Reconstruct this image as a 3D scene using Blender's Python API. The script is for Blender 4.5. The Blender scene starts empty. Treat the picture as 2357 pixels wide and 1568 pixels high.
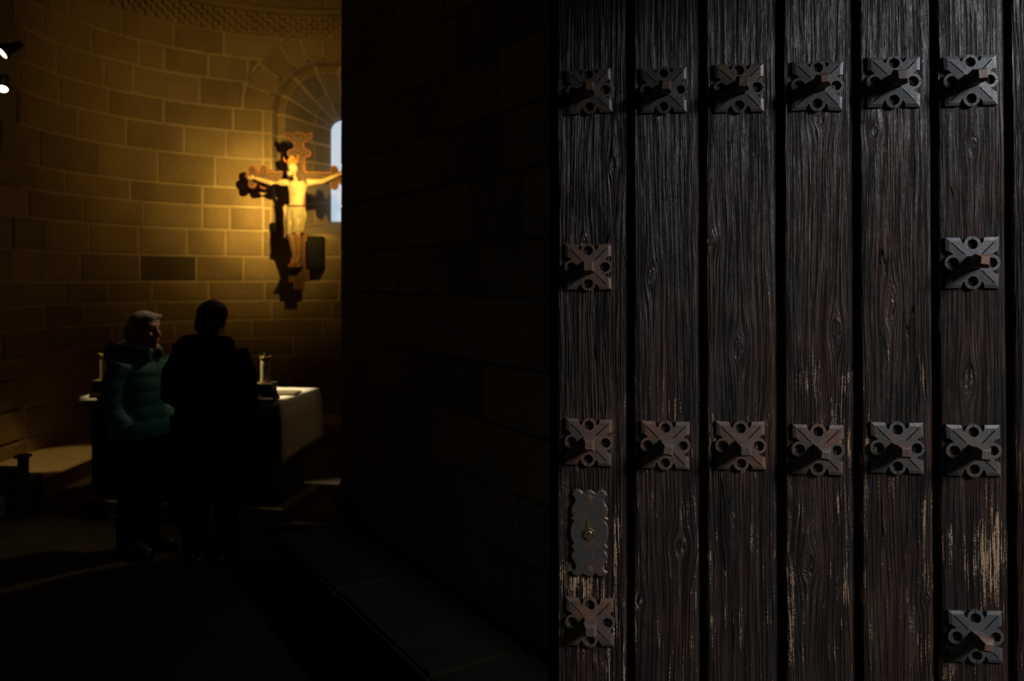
import bpy, bmesh, math, random
from mathutils import Vector, Matrix, noise
from mathutils.geometry import tessellate_polygon
random.seed(7)
PI = math.pi
SC = bpy.context.scene
COL = SC.collection
# ------------------------------------------------------------------ camera, world, light
F = 1875.0; CX = 1178.5; HY = 640.0; CZ = 1.82        # focal length in px, horizon row, eye height
cam = bpy.data.cameras.new('camera'); cam_o = bpy.data.objects.new('camera', cam); COL.objects.link(cam_o)
cam.sensor_fit = 'HORIZONTAL'; cam.sensor_width = 36.0; cam.lens = 36.0 * F / 2357.0
cam.shift_y = -(784.0 - HY) / 2357.0
cam.clip_start = 0.02
cam.dof.use_dof = True; cam.dof.focus_distance = 1.36; cam.dof.aperture_fstop = 5.6
cam_o.location = (0, 0, CZ); cam_o.rotation_euler = (PI / 2, 0, 0)
SC.camera = cam_o
W = bpy.data.worlds.new('world'); SC.world = W; W.use_nodes = True
W.node_tree.nodes['Background'].inputs[0].default_value = (0.62, 0.76, 1.0, 1)
W.node_tree.nodes['Background'].inputs[1].default_value = 0.013
vs = SC.view_settings
vs.view_transform = 'Standard'; vs.look = 'None'; vs.exposure = 0.0; vs.gamma = 1.0; vs.use_curve_mapping = False

def aim(o, target):
    o.rotation_euler = (Vector(target) - o.location).to_track_quat('-Z', 'Y').to_euler()
def spot(name, loc, target, power, deg, blend, color, radius=0.03):
    l = bpy.data.lights.new(name, 'SPOT'); l.energy = power; l.spot_size = math.radians(deg); l.spot_blend = blend
    l.color = color; l.shadow_soft_size = radius
    o = bpy.data.objects.new(name, l); COL.objects.link(o); o.location = loc; aim(o, target); return o
# daylight entering the open porch, high on the right outside the door
dl = bpy.data.lights.new('porch_daylight', 'AREA'); dl.shape = 'RECTANGLE'; dl.size = 1.3; dl.size_y = 1.3
dl.energy = 255; dl.color = (0.86, 0.915, 1.0)
dlo = bpy.data.objects.new('porch_daylight', dl); COL.objects.link(dlo); dlo.location = (3.5, -1.15, 3.95); aim(dlo, (0.75, 1.35, 1.85))

WARM = (1.0, 0.60, 0.115)
LAMP_R = Vector((-0.92, 6.40, 3.55))      # lamp bracket hidden behind the pier
LAMP_L = Vector((-3.90, 6.20, 3.26))      # lamp bracket on the left wall

# ------------------------------------------------------------------ materials
MATS = {}
def nodes_of(name):
    m = bpy.data.materials.new(name); m.use_nodes = True
    nt = m.node_tree; b = nt.nodes['Principled BSDF']; MATS[name] = m
    return m, nt, b
def N(nt, t, **kw):
    n = nt.nodes.new(t)
    for k, v in kw.items():
        if k == 'ins':
            for kk, vv in v.items():
                if hasattr(vv, 'is_linked') or isinstance(vv, bpy.types.NodeSocket): nt.links.new(vv, n.inputs[kk])
                else: n.inputs[kk].default_value = vv
        else: setattr(n, k, v)
    return n
def M_(nt, op, a, b=None, c=None, clamp=False):
    n = nt.nodes.new('ShaderNodeMath'); n.operation = op; n.use_clamp = clamp
    for i, x in enumerate((a, b, c)):
        if x is None: continue
        if isinstance(x, bpy.types.NodeSocket): nt.links.new(x, n.inputs[i])
        else: n.inputs[i].default_value = x
    return n.outputs[0]
def MIX(nt, f, a, b):
    n = nt.nodes.new('ShaderNodeMix'); n.data_type = 'RGBA'
    for k, x in ((0, f), (6, a), (7, b)):
        if isinstance(x, bpy.types.NodeSocket): nt.links.new(x, n.inputs[k])
        else: n.inputs[k].default_value = x if k == 0 else (*x[:3], 1)
    return n.outputs[2]
def RAMP(nt, f, lo, hi):
    n = nt.nodes.new('ShaderNodeMapRange'); n.clamp = True; n.interpolation_type = 'SMOOTHSTEP'
    nt.links.new(f, n.inputs[0]); n.inputs[1].default_value = lo; n.inputs[2].default_value = hi
    return n.outputs[0]
def NOISE(nt, vec, scale, detail=3, rough=0.55, dist=0.0):
    n = N(nt, 'ShaderNodeTexNoise'); n.inputs['Scale'].default_value = scale; n.inputs['Detail'].default_value = detail
    n.inputs['Roughness'].default_value = rough; n.inputs['Distortion'].default_value = dist
    if vec is not None: nt.links.new(vec, n.inputs['Vector'])
    return n.outputs[0]
def BUMP(nt, bsdf, h, dist, strength=1.0):
    n = N(nt, 'ShaderNodeBump'); n.inputs['Strength'].default_value = strength; n.inputs['Distance'].default_value = dist
    nt.links.new(h, n.inputs['Height']); nt.links.new(n.outputs[0], bsdf.inputs['Normal'])

def mat_plain(name, col, rough=0.7, metal=0.0, var=0.25, scale=12, bump=0.0, spec=0.5):
    m, nt, b = nodes_of(name)
    tc = N(nt, 'ShaderNodeTexCoord').outputs['Object']
    n = NOISE(nt, tc, scale, 4)
    lo = [c * (1 - var) for c in col]; hi = [min(1, c * (1 + var)) for c in col]
    nt.links.new(MIX(nt, RAMP(nt, n, 0.3, 0.7), lo, hi), b.inputs['Base Color'])
    b.inputs['Roughness'].default_value = rough; b.inputs['Metallic'].default_value = metal
    b.inputs['Specular IOR Level'].default_value = spec
    if bump: BUMP(nt, b, NOISE(nt, tc, scale * 3, 5), bump)
    return m
def mat_stone(name, dark, light, bump=0.012, rnd=0.55):
    m, nt, b = nodes_of(name)
    geo = N(nt, 'ShaderNodeNewGeometry').outputs['Position']
    oi = N(nt, 'ShaderNodeObjectInfo').outputs['Random']
    n1 = NOISE(nt, geo, 2.6, 5, 0.6); n2 = NOISE(nt, geo, 17, 6, 0.65)
    f = M_(nt, 'ADD', M_(nt, 'MULTIPLY', oi, rnd), M_(nt, 'MULTIPLY', n1, 1.0 - rnd * 0.6))
    f = M_(nt, 'ADD', f, M_(nt, 'MULTIPLY', M_(nt, 'SUBTRACT', n2, 0.5), 0.5))
    nt.links.new(MIX(nt, RAMP(nt, f, 0.15, 1.05), dark, light), b.inputs['Base Color'])
    b.inputs['Roughness'].default_value = 0.93; b.inputs['Specular IOR Level'].default_value = 0.15
    BUMP(nt, b, M_(nt, 'ADD', n2, M_(nt, 'MULTIPLY', NOISE(nt, geo, 6, 3), 1.5)), bump, 0.7)
    return m
mat_stone('stone', (0.25, 0.18, 0.10), (0.42, 0.32, 0.19), rnd=0.4)
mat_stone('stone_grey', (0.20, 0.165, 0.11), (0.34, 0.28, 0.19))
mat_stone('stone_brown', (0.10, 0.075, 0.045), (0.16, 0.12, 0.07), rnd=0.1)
mat_stone('mortar', (0.44, 0.35, 0.22), (0.60, 0.48, 0.32), 0.006, 0.0)
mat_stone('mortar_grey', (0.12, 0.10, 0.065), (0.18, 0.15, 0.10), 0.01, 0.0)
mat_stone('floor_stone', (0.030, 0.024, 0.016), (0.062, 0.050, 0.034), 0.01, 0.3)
mat_stone('ledge_stone', (0.34, 0.27, 0.16), (0.50, 0.42, 0.29), 0.01, 0.3)
mat_plain('lime_plaster', (0.30, 0.25, 0.18), 0.95, var=0.15, spec=0.1)
mat_plain('cloth_white', (0.78, 0.76, 0.70), 0.9, var=0.05, scale=30, spec=0.1)
mat_plain('altar_front', (0.030, 0.034, 0.040), 0.85, var=0.3, scale=20)
mat_plain('candle_wax', (0.72, 0.62, 0.36), 0.5, var=0.08)
mat_plain('gold', (0.60, 0.40, 0.10), 0.35, 0.8, 0.1)
mat_plain('candle_base', (0.030, 0.026, 0.020), 0.5, var=0.3)
mat_plain('black_metal', (0.006, 0.006, 0.006), 0.6, 0.0, 0.1, spec=0.2)
mat_plain('dark_wood', (0.018, 0.012, 0.008), 0.6, var=0.3)
mat_plain('coat_black', (0.004, 0.0042, 0.005), 0.9, var=0.3, scale=40, spec=0.08)
mat_plain('trousers_dark', (0.005, 0.005, 0.006), 0.95, var=0.2, spec=0.05)
mat_plain('shoe_black', (0.006, 0.006, 0.006), 0.5, var=0.1)
mat_plain('skin', (0.50, 0.22, 0.14), 0.55, var=0.12, scale=14)
mat_plain('hair_grey', (0.42, 0.39, 0.34), 0.6, var=0.45, scale=60, bump=0.003)
mat_plain('hair_dark', (0.020, 0.012, 0.008), 0.55, var=0.4, scale=60, bump=0.003)
mat_plain('scarf_pink', (0.55, 0.38, 0.33), 0.9, var=0.1)
mat_plain('hair_tie', (0.16, 0.03, 0.015), 0.8, var=0.1)
mat_plain('eye', (0.02, 0.015, 0.01), 0.25, var=0.0)
mat_plain('cross_rim', (0.30, 0.105, 0.03), 0.6, var=0.25, scale=25)
mat_plain('cross_panel', (0.12, 0.068, 0.034), 0.7, var=0.4, scale=30)
mat_plain('polychrome_skin', (0.62, 0.46, 0.27), 0.6, var=0.2, scale=12)
_m = MATS['polychrome_skin']; _nt = _m.node_tree; _b = _nt.nodes['Principled BSDF']        # browner paint on the legs
_s = N(_nt, 'ShaderNodeSeparateXYZ'); _nt.links.new(N(_nt, 'ShaderNodeTexCoord').outputs['Object'], _s.inputs[0])
_src = _b.inputs['Base Color'].links[0].from_socket
_nt.links.new(MIX(_nt, RAMP(_nt, M_(_nt, 'MULTIPLY', _s.outputs[1], -1.0), 0.55, 0.75), _src, (0.33, 0.17, 0.07)), _b.inputs['Base Color'])
mat_plain('polychrome_legs', (0.40, 0.22, 0.09), 0.6, var=0.2, scale=12)
mat_plain('polychrome_hair', (0.10, 0.06, 0.035), 0.7, var=0.2)
mat_plain('polychrome_crown', (0.62, 0.25, 0.05), 0.5, var=0.2)
mat_plain('loincloth', (0.36, 0.30, 0.18), 0.7, var=0.15, scale=18)
mat_plain('brass', (0.30, 0.21, 0.10), 0.38, 0.9, 0.2, 60)
mat_plain('keyway', (0.004, 0.003, 0.002), 0.8, var=0.0)
# puffer jacket
m, nt, b = nodes_of('jacket_teal')
tc = N(nt, 'ShaderNodeTexCoord').outputs['Object']
sep = N(nt, 'ShaderNodeSeparateXYZ'); nt.links.new(tc, sep.inputs[0])
nz = NOISE(nt, tc, 9, 4)
b.inputs['Base Color'].default_value = (0.0, 0.075, 0.072, 1); b.inputs['Roughness'].default_value = 0.55
wv = M_(nt, 'ABSOLUTE', M_(nt, 'SINE', M_(nt, 'ADD', M_(nt, 'MULTIPLY', sep.outputs[2], 34.0), M_(nt, 'MULTIPLY', nz, 2.0))))
BUMP(nt, b, M_(nt, 'ADD', wv, nz), 0.006, 0.6)
# glowing things
def mat_emit(name, col, s):
    m = bpy.data.materials.new(name); m.use_nodes = True; nt = m.node_tree
    b = nt.nodes['Principled BSDF']; b.inputs['Emission Color'].default_value = (*col, 1); b.inputs['Emission Strength'].default_value = s
    b.inputs['Base Color'].default_value = (0.5, 0.5, 0.5, 1); MATS[name] = m
    tc = N(nt, 'ShaderNodeTexCoord').outputs['Object']
    n = NOISE(nt, tc, 4, 2)
    nt.links.new(MIX(nt, n, [c * 0.9 for c in col], col), b.inputs['Emission Color'])
mat_emit('window_glow', (0.56, 0.70, 0.86), 0.85)
mat_emit('lamp_lens', (1.0, 0.86, 0.55), 6.0)
# iron
def mat_iron(name, base, rust, rust_amt, rough=0.42):
    m, nt, b = nodes_of(name)
    tc = N(nt, 'ShaderNodeNewGeometry').outputs['Position']
    oi = N(nt, 'ShaderNodeObjectInfo').outputs['Random']
    n1 = NOISE(nt, tc, 28, 5, 0.6); n2 = NOISE(nt, tc, 160, 5, 0.6)
    f = M_(nt, 'ADD', M_(nt, 'ADD', n1, M_(nt, 'MULTIPLY', M_(nt, 'SUBTRACT', n2, 0.5), 0.5)), M_(nt, 'MULTIPLY', M_(nt, 'SUBTRACT', oi, 0.5), 0.25))
    f = RAMP(nt, f, 0.62 - rust_amt, 0.85 - rust_amt * 0.6)
    nt.links.new(MIX(nt, f, base, rust), b.inputs['Base Color'])
    b.inputs['Metallic'].default_value = 0.2
    nt.links.new(M_(nt, 'ADD', M_(nt, 'MULTIPLY', n2, 0.25), rough - 0.1), b.inputs['Roughness'])
    BUMP(nt, b, M_(nt, 'ADD', n1, M_(nt, 'MULTIPLY', n2, 0.35)), 0.0012, 0.8)
mat_iron('iron', (0.062, 0.061, 0.060), (0.095, 0.062, 0.042), 0.14)
mat_iron('iron_brown', (0.066, 0.054, 0.046), (0.125, 0.062, 0.036), 0.30)
mat_iron('iron_lock', (0.050, 0.044, 0.041), (0.095, 0.050, 0.031), 0.16, 0.40)
mat_iron('stud_rust', (0.080, 0.056, 0.043), (0.135, 0.064, 0.038), 0.22, 0.5)
# old door wood; grain follows the vertex attribute "grain" that bends round the knots
m, nt, b = nodes_of('door_wood')
g = N(nt, 'ShaderNodeAttribute', attribute_name='grain').outputs['Fac']
wr = N(nt, 'ShaderNodeAttribute', attribute_name='wear').outputs['Fac']
rg = N(nt, 'ShaderNodeAttribute', attribute_name='ridge').outputs['Fac']
tc = N(nt, 'ShaderNodeTexCoord').outputs['Object']
sp = N(nt, 'ShaderNodeSeparateXYZ'); nt.links.new(tc, sp.inputs[0])
v = sp.outputs[1]
oi = N(nt, 'ShaderNodeObjectInfo').outputs['Random']
def gvec(su, sv, seed):
    c = N(nt, 'ShaderNodeCombineXYZ')
    nt.links.new(M_(nt, 'MULTIPLY', g, su), c.inputs[0]); nt.links.new(M_(nt, 'MULTIPLY', v, sv), c.inputs[1])
    nt.links.new(M_(nt, 'ADD', M_(nt, 'MULTIPLY', oi, 37.0), seed), c.inputs[2]); return c.outputs[0]
ridge = NOISE(nt, gvec(300, 6.0, 0.0), 1.0, 2, 0.5)
fine = NOISE(nt, gvec(820, 20.0, 5.0), 1.0, 3, 0.6)
pore = NOISE(nt, gvec(900, 45.0, 9.0), 1.0, 2, 0.6)
broad = NOISE(nt, gvec(60, 2.2, 15.0), 1.0, 3, 0.6)
iso = NOISE(nt, tc, 11.0, 5, 0.6)
spk = NOISE(nt, tc, 260.0, 3, 0.6)
ridge_s = RAMP(nt, ridge, 0.34, 0.62)
col = MIX(nt, RAMP(nt, broad, 0.35, 0.72), (0.0175, 0.0150, 0.0135), (0.050, 0.0280, 0.0180))
col = MIX(nt, M_(nt, 'MULTIPLY', RAMP(nt, iso, 0.45, 0.70), 0.5), col, (0.058, 0.026, 0.015))
col = MIX(nt, M_(nt, 'MULTIPLY', M_(nt, 'SUBTRACT', 1.0, ridge_s), 0.6), col, (0.006, 0.005, 0.0045))
col = MIX(nt, M_(nt, 'MULTIPLY', M_(nt, 'SUBTRACT', 1.0, RAMP(nt, fine, 0.3, 0.5)), 0.55), col, (0.008, 0.007, 0.0065))
# bare wood where the finish has worn off the ridges
wsum = M_(nt, 'ADD', M_(nt, 'ADD', M_(nt, 'MULTIPLY', ridge_s, 0.45), M_(nt, 'MULTIPLY', RAMP(nt, fine, 0.30, 0.68), 0.60)),
          M_(nt, 'ADD', M_(nt, 'MULTIPLY', RAMP(nt, spk, 0.30, 0.70), 0.32), M_(nt, 'MULTIPLY', RAMP(nt, NOISE(nt, gvec(70, 16.0, 44.0), 1.0, 3, 0.6), 0.35, 0.65), 0.45)))
wthr = M_(nt, 'SUBTRACT', 1.70, M_(nt, 'MULTIPLY', wr, 0.78))
wmask = M_(nt, 'MULTIPLY', M_(nt, 'SUBTRACT', wsum, wthr), 7.0, clamp=True)
wcol = MIX(nt, pore, (0.16, 0.085, 0.040), (0.46, 0.30, 0.17))
col = MIX(nt, wmask, col, wcol)
ck = NOISE(nt, gvec(26, 1.3, 21.0), 1.0, 2, 0.5); ckm = NOISE(nt, gvec(9, 2.6, 31.0), 1.0, 1, 0.5)
crack = M_(nt, 'MULTIPLY', M_(nt, 'SUBTRACT', 1.0, RAMP(nt, M_(nt, 'ABSOLUTE', M_(nt, 'SUBTRACT', ck, 0.5)), 0.003, 0.009)), RAMP(nt, ckm, 0.52, 0.60))
col = MIX(nt, M_(nt, 'MULTIPLY', crack, 0.9), col, (0.003, 0.0025, 0.002))
nt.links.new(col, b.inputs['Base Color'])
nt.links.new(M_(nt, 'ADD', M_(nt, 'ADD', M_(nt, 'MULTIPLY', iso, 0.24), 0.25), M_(nt, 'MULTIPLY', wmask, 0.35)), b.inputs['Roughness'])
nt.links.new(M_(nt, 'ADD', 0.06, M_(nt, 'MULTIPLY', M_(nt, 'MULTIPLY', ridge_s, RAMP(nt, fine, 0.35, 0.62)), 0.75)), b.inputs['Specular IOR Level'])
hgt = M_(nt, 'ADD', M_(nt, 'MULTIPLY', ridge_s, rg), M_(nt, 'ADD', M_(nt, 'MULTIPLY', fine, 0.55), M_(nt, 'MULTIPLY', pore, 0.22)))
hgt = M_(nt, 'SUBTRACT', M_(nt, 'ADD', hgt, M_(nt, 'MULTIPLY', iso, 0.5)), M_(nt, 'MULTIPLY', crack, 1.2))
BUMP(nt, b, hgt, 0.0030, 1.0)
mat_plain('door_back', (0.006, 0.005, 0.0045), 0.9, var=0.3, spec=0.1)

# ------------------------------------------------------------------ object helpers
def obj(name, bm, mat, parent=None, smooth=False, mw=None):
    me = bpy.data.meshes.new(name)
    bm.normal_update(); bm.to_mesh(me); bm.free()
    return obj_me(name, me, mat, parent, smooth, mw)
def obj_me(name, me, mat, parent=None, smooth=False, mw=None):
    if mat and not me.materials: me.materials.append(MATS[mat])
    if smooth:
        for p in me.polygons: p.use_smooth = True
    o = bpy.data.objects.new(name, me); COL.objects.link(o)
    if parent: o.parent = parent
    if mw is not None: o.matrix_local = mw
    return o
def tag(o, label, cat, group=None, kind=None):
    o['label'] = label; o['category'] = cat
    if group: o['group'] = group
    if kind: o['kind'] = kind
    return o
def empty(name, loc=(0, 0, 0), rz=0.0, mw=None):
    o = bpy.data.objects.new(name, None); COL.objects.link(o); o.empty_display_size = 0.1
    if mw is not None: o.matrix_world = mw
    else: o.location = loc; o.rotation_euler = (0, 0, rz)
    return o
def structure(o, label, cat): return tag(o, label, cat, kind='structure')
def box(bm, lo, hi, M=None):
    x0, y0, z0 = lo; x1, y1, z1 = hi
    vs_ = [Vector(p) for p in ((x0,y0,z0),(x1,y0,z0),(x1,y1,z0),(x0,y1,z0),(x0,y0,z1),(x1,y0,z1),(x1,y1,z1),(x0,y1,z1))]
    if M is not None: vs_ = [M @ p for p in vs_]
    vv = [bm.verts.new(p) for p in vs_]
    for f in ((0,3,2,1),(4,5,6,7),(0,1,5,4),(1,2,6,5),(2,3,7,6),(3,0,4,7)): bm.faces.new([vv[i] for i in f])
    return vv
def bevel(bm, w, seg=1):
    bmesh.ops.bevel(bm, geom=list(bm.edges), offset=w, segments=seg, affect='EDGES', clamp_overlap=True)
def lathe(bm, prof, n=24, M=None):
    rings = []
    for r, z in prof:
        ring = []
        for i in range(n):
            a = 2 * PI * i / n; p = Vector((r * math.cos(a), r * math.sin(a), z))
            ring.append(bm.verts.new(M @ p if M is not None else p))
        rings.append(ring)
    for a, b_ in zip(rings, rings[1:]):
        for i in range(n): bm.faces.new((a[i], a[(i+1) % n], b_[(i+1) % n], b_[i]))
    bm.faces.new(rings[0][::-1]); bm.faces.new(rings[-1])
def tube(bm, pts, radii, n=12, ref=(1, 0, 0)):
    pts = [Vector(p) for p in pts]; ref = Vector(ref); rings = []
    for i, p in enumerate(pts):
        t = (pts[min(i+1, len(pts)-1)] - pts[max(i-1, 0)]).normalized()
        e1 = ref - t * ref.dot(t)
        if e1.length < 1e-3: e1 = Vector((0, 1, 0)) - t * t.y
        e1.normalize(); e2 = t.cross(e1)
        r = radii[i] if isinstance(radii, (list, tuple)) else radii
        ra, rb = r if isinstance(r, (list, tuple)) else (r, r)
        rings.append([bm.verts.new(p + e1 * ra * math.cos(2*PI*k/n) + e2 * rb * math.sin(2*PI*k/n)) for k in range(n)])
    for a, c in zip(rings, rings[1:]):
        for k in range(n): bm.faces.new((a[k], a[(k+1) % n], c[(k+1) % n], c[k]))
    bm.faces.new(rings[0][::-1]); bm.faces.new(rings[-1])
def ell(bm, c, r, rot=None, sub=3):
    M = Matrix.Translation(c)
    if rot: M = M @ Matrix.Rotation(rot[0], 4, 'X') @ Matrix.Rotation(rot[1], 4, 'Y') @ Matrix.Rotation(rot[2], 4, 'Z')
    M = M @ Matrix.Diagonal((*((r, r, r) if not isinstance(r, (tuple, list)) else r), 1))
    bmesh.ops.create_icosphere(bm, subdivisions=sub, radius=1.0, matrix=M)
def blob(name, bm, mat, parent, voxel=0.01, smooth=4, dec=None):
    """union of overlapping closed shapes into one continuous skin"""
    me = bpy.data.meshes.new(name); bmesh.ops.recalc_face_normals(bm, faces=list(bm.faces)); bm.to_mesh(me); bm.free()
    t = bpy.data.objects.new('tmp', me); COL.objects.link(t)
    md = t.modifiers.new('r', 'REMESH'); md.mode = 'VOXEL'; md.voxel_size = voxel
    if smooth:
        s = t.modifiers.new('s', 'SMOOTH'); s.iterations = smooth; s.factor = 0.5
    if dec:
        d = t.modifiers.new('d', 'DECIMATE'); d.ratio = dec
    dg = bpy.context.evaluated_depsgraph_get(); dg.update()
    new = bpy.data.meshes.new_from_object(t.evaluated_get(dg)); new.name = name
    bpy.data.objects.remove(t); bpy.data.meshes.remove(me)
    return obj_me(name, new, mat, parent, True)
def patch(name, Fn, a0, a1, b0, b1, mat, parent, na=2, nb=2, proud=0.012, back=0.03, gap=0.009, edge=0.010, jitter=0.0, arange=None):
    """a curved block on the surface Fn(a,b)->(point, normal): softened front face, sides going into the wall"""
    bm = bmesh.new(); seed = random.uniform(0, 50)
    def lim(bv):
        lo, hi = (a0, a1) if arange is None else arange(bv)
        return lo + gap, hi - gap
    bs = [b0 + gap + (b1 - b0 - 2*gap) * j / nb for j in range(nb + 1)]
    rows = []
    def mk(a, bb, h):
        p, n = Fn(a, bb); return bm.verts.new(p + n * h)
    pj = proud + random.uniform(-jitter, jitter)
    full = []
    for layer, (off, h) in enumerate(((0.0, -back), (0.0, pj - edge * 0.6), (edge, pj))):
        grid = []
        for j in range(nb + 1):
            bb = bs[j]
            if j == 0: bb += off
            if j == nb: bb -= off
            lo, hi = lim(bb); row = []
            if hi - lo < 0.03: hi = lo + 0.03
            for i in range(na + 1):
                a = lo + (hi - lo) * i / na
                if i == 0: a += off
                if i == na: a -= off
                hh = h
                if layer == 2: hh = h + 0.004 * noise.noise(Vector((a * 6 + seed, bb * 6, seed)))
                if layer == 0 and 0 < i < na and 0 < j < nb: row.append(None); continue
                if layer == 1 and 0 < i < na and 0 < j < nb: row.append(None); continue
                row.append(mk(a, bb, hh))
            grid.append(row)
        full.append(grid)
    for j in range(nb):
        for i in range(na):
            g = full[2]; bm.faces.new((g[j][i], g[j][i+1], g[j+1][i+1], g[j+1][i]))
    def border(g):
        return [g[0][i] for i in range(na+1)] + [g[j][na] for j in range(1, nb+1)] + [g[nb][i] for i in range(na-1, -1, -1)] + [g[j][0] for j in range(nb-1, 0, -1)]
    B = [border(g) for g in full]
    for A_, C_ in ((B[0], B[1]), (B[1], B[2])):
        for k in range(len(A_)):
            k2 = (k + 1) % len(A_); bm.faces.new((A_[k], A_[k2], C_[k2], C_[k]))
    bmesh.ops.recalc_face_normals(bm, faces=list(bm.faces))
    # make sure the visible face looks outward
    p, n = Fn((a0+a1)/2, (b0+b1)/2)
    fsum = sum((f.normal.dot(n) for f in bm.faces), 0.0)
    if fsum < 0: bmesh.ops.reverse_faces(bm, faces=list(bm.faces))
    return obj(name, bm, mat, parent)
def poly_prism(bm, pts, z0, z1, bev=0.0, inset=0.0):
    """extruded 2-D outline (list of (x,y)), optional bevelled front"""
    n = len(pts)
    def offs(d):
        out = []
        for i in range(n):
            p0, p1, p2 = Vector(pts[i-1]), Vector(pts[i]), Vector(pts[(i+1) % n])
            d1 = (p1 - p0).normalized(); d2 = (p2 - p1).normalized()
            n1 = Vector((-d1.y, d1.x)); n2 = Vector((-d2.y, d2.x)); nn = n1 + n2
            if nn.length < 1e-4: nn = n1
            nn.normalize(); k = max(0.45, nn.dot(n1)); out.append(p1 + nn * d / k)
        return out
    area = sum(pts[i-1][0]*pts[i][1] - pts[i][0]*pts[i-1][1] for i in range(n))
    sg = 1 if area > 0 else -1
    base = offs(sg * inset) if inset else [Vector(p) for p in pts]
    loops = [[bm.verts.new((p.x, p.y, z0)) for p in base]]
    if bev:
        loops.append([bm.verts.new((p.x, p.y, z1 - bev)) for p in base])
        top = offs(sg * (inset + bev))
    else: top = base
    loops.append([bm.verts.new((p.x, p.y, z1)) for p in top])
    for A_, B_ in zip(loops, loops[1:]):
        for i in range(n): bm.faces.new((A_[i-1], A_[i], B_[i], B_[i-1]))
    for L, P in ((loops[-1], top), (loops[0], base)):
        for t in tessellate_polygon([[Vector((p.x, p.y, 0)) for p in P]]):
            try: bm.faces.new([L[k] for k in t])
            except ValueError: pass
    bmesh.ops.recalc_face_normals(bm, faces=list(bm.faces))
def at(x, y, Y):
    return Vector(((x - CX) / F * Y, Y, CZ + (HY - y) / F * Y))
def copy_tree(o, parent=None):
    c = o.copy(); COL.objects.link(c)
    if parent: c.parent = parent
    for ch in list(o.children): copy_tree(ch, c)
    return c

# ------------------------------------------------------------------ big shell of the place
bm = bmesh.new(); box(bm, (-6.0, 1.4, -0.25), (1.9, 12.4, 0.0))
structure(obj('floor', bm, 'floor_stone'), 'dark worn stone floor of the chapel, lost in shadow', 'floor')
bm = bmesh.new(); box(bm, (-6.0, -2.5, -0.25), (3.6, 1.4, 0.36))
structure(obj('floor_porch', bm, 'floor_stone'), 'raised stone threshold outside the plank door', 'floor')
bm = bmesh.new(); box(bm, (-5.6, 1.4, 7.45), (1.9, 12.4, 7.75))
structure(obj('ceiling', bm, 'lime_plaster'), 'plain ceiling high above the chapel', 'ceiling')
bm = bmesh.new(); box(bm, (-5.6, -0.7, 2.68), (1.38, 1.22, 2.95))  # unseen slab, added to keep the daylight off the door's top-left corner
structure(obj('added_shade_slab', bm, 'stone_grey'), 'added slab above the doorway, out of view, shading the upper left of the door', 'ceiling')
bm = bmesh.new()
box(bm, (-5.6, 1.45, 0.0), (-1.32, 1.85, 7.45)); box(bm, (-1.32, 1.45, 2.86), (1.24, 1.85, 7.45)); box(bm, (1.24, 1.28, 0.0), (1.9, 1.85, 7.45))
structure(obj('wall_front', bm, 'stone_grey'), 'stone front wall with the wide doorway', 'wall')
bm = bmesh.new(); box(bm, (-5.1, 1.85, 0.0), (-4.62, 7.7, 7.45))
structure(obj('wall_left', bm, 'mortar'), 'plain left side wall of the chapel', 'wall')
bm = bmesh.new(); box(bm, (0.02, 5.2, 0.0), (0.5, 7.7, 7.45)); box(bm, (-0.70, 4.95, 0.0), (0.5, 5.2, 7.45))
structure(obj('wall_side', bm, 'mortar'), 'return wall behind the dark pier', 'wall')

# ---- apse: half cylinder with splayed window
AC = Vector((-2.30, 7.70, 0)); AR = 2.30; SCN = PI * AR / 2           # centre, radius, arc position of the window axis
def apse(s, z, r=AR):
    if s < 0: return Vector((AC.x - r, AC.y + s, z)), Vector((1, 0, 0))
    if s > PI * AR: return Vector((AC.x + r, AC.y - (s - PI * AR), z)), Vector((-1, 0, 0))
    th = PI - s / AR; d = Vector((math.cos(th), math.sin(th), 0))
    return AC + d * r + Vector((0, 0, z)), -d
def s_of(px, y=None):
    k = (px - CX) / F                                            # ray (k,1) with the apse plan
    A_ = k*k + 1; B_ = -2*(k*AC.x + AC.y); C_ = AC.x**2 + AC.y**2 - AR**2
    D_ = B_*B_ - 4*A_*C_
    if D_ > 0:
        t = (-B_ + math.sqrt(D_)) / (2*A_); p = Vector((k*t, t))
        if p.y >= AC.y:
            return AR * (PI - math.atan2(p.y - AC.y, p.x - AC.x))
    return (AC.x - AR) / k - AC.y
ZSILL, ZC, RI, RE = 2.36, 3.85, 0.63, 0.96      # sill, arch centre, opening half width, extrados
FZ0, FZ1 = 4.75, 5.08                           # frieze
def halfw(z, R):
    if z < ZSILL: return 0.0
    if z <= ZC: return RI
    d = R*R - (z - ZC)**2
    return math.sqrt(d) if d > 0 else 0.0
root_apse = empty('wall_back', (AC.x, AC.y, 0)); structure(root_apse, 'curved sandstone apse wall of pale jointed blocks', 'wall')
PINV = Matrix.Translation((-AC.x, -AC.y, 0))
def kid(o):     # children keep world coordinates
    o.matrix_parent_inverse = PINV; return o
bm = bmesh.new()
zs = sorted(set([0, 0.5, 1.0, 1.5, 2.0, ZSILL - 1e-4, ZSILL, 2.9, 3.3, FZ0, FZ1 + 0.05] + [ZC + (RI + 0.05) * math.sin(PI/2 * i / 12) for i in range(13)]))
def strip(lo, hi, n):
    rows = []
    for z in zs:
        a, c = lo(z), hi(z); rows.append([bm.verts.new(apse(a + (c - a) * i / n, z, AR + 0.004)[0]) for i in range(n + 1)])
    for r0, r1 in zip(rows, rows[1:]):
        for i in range(n):
            try: bm.faces.new((r0[i], r0[i+1], r1[i+1], r1[i]))
            except ValueError: pass
strip(lambda z: -0.1, lambda z: SCN - halfw(z, RI + 0.05) , 40)
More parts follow.
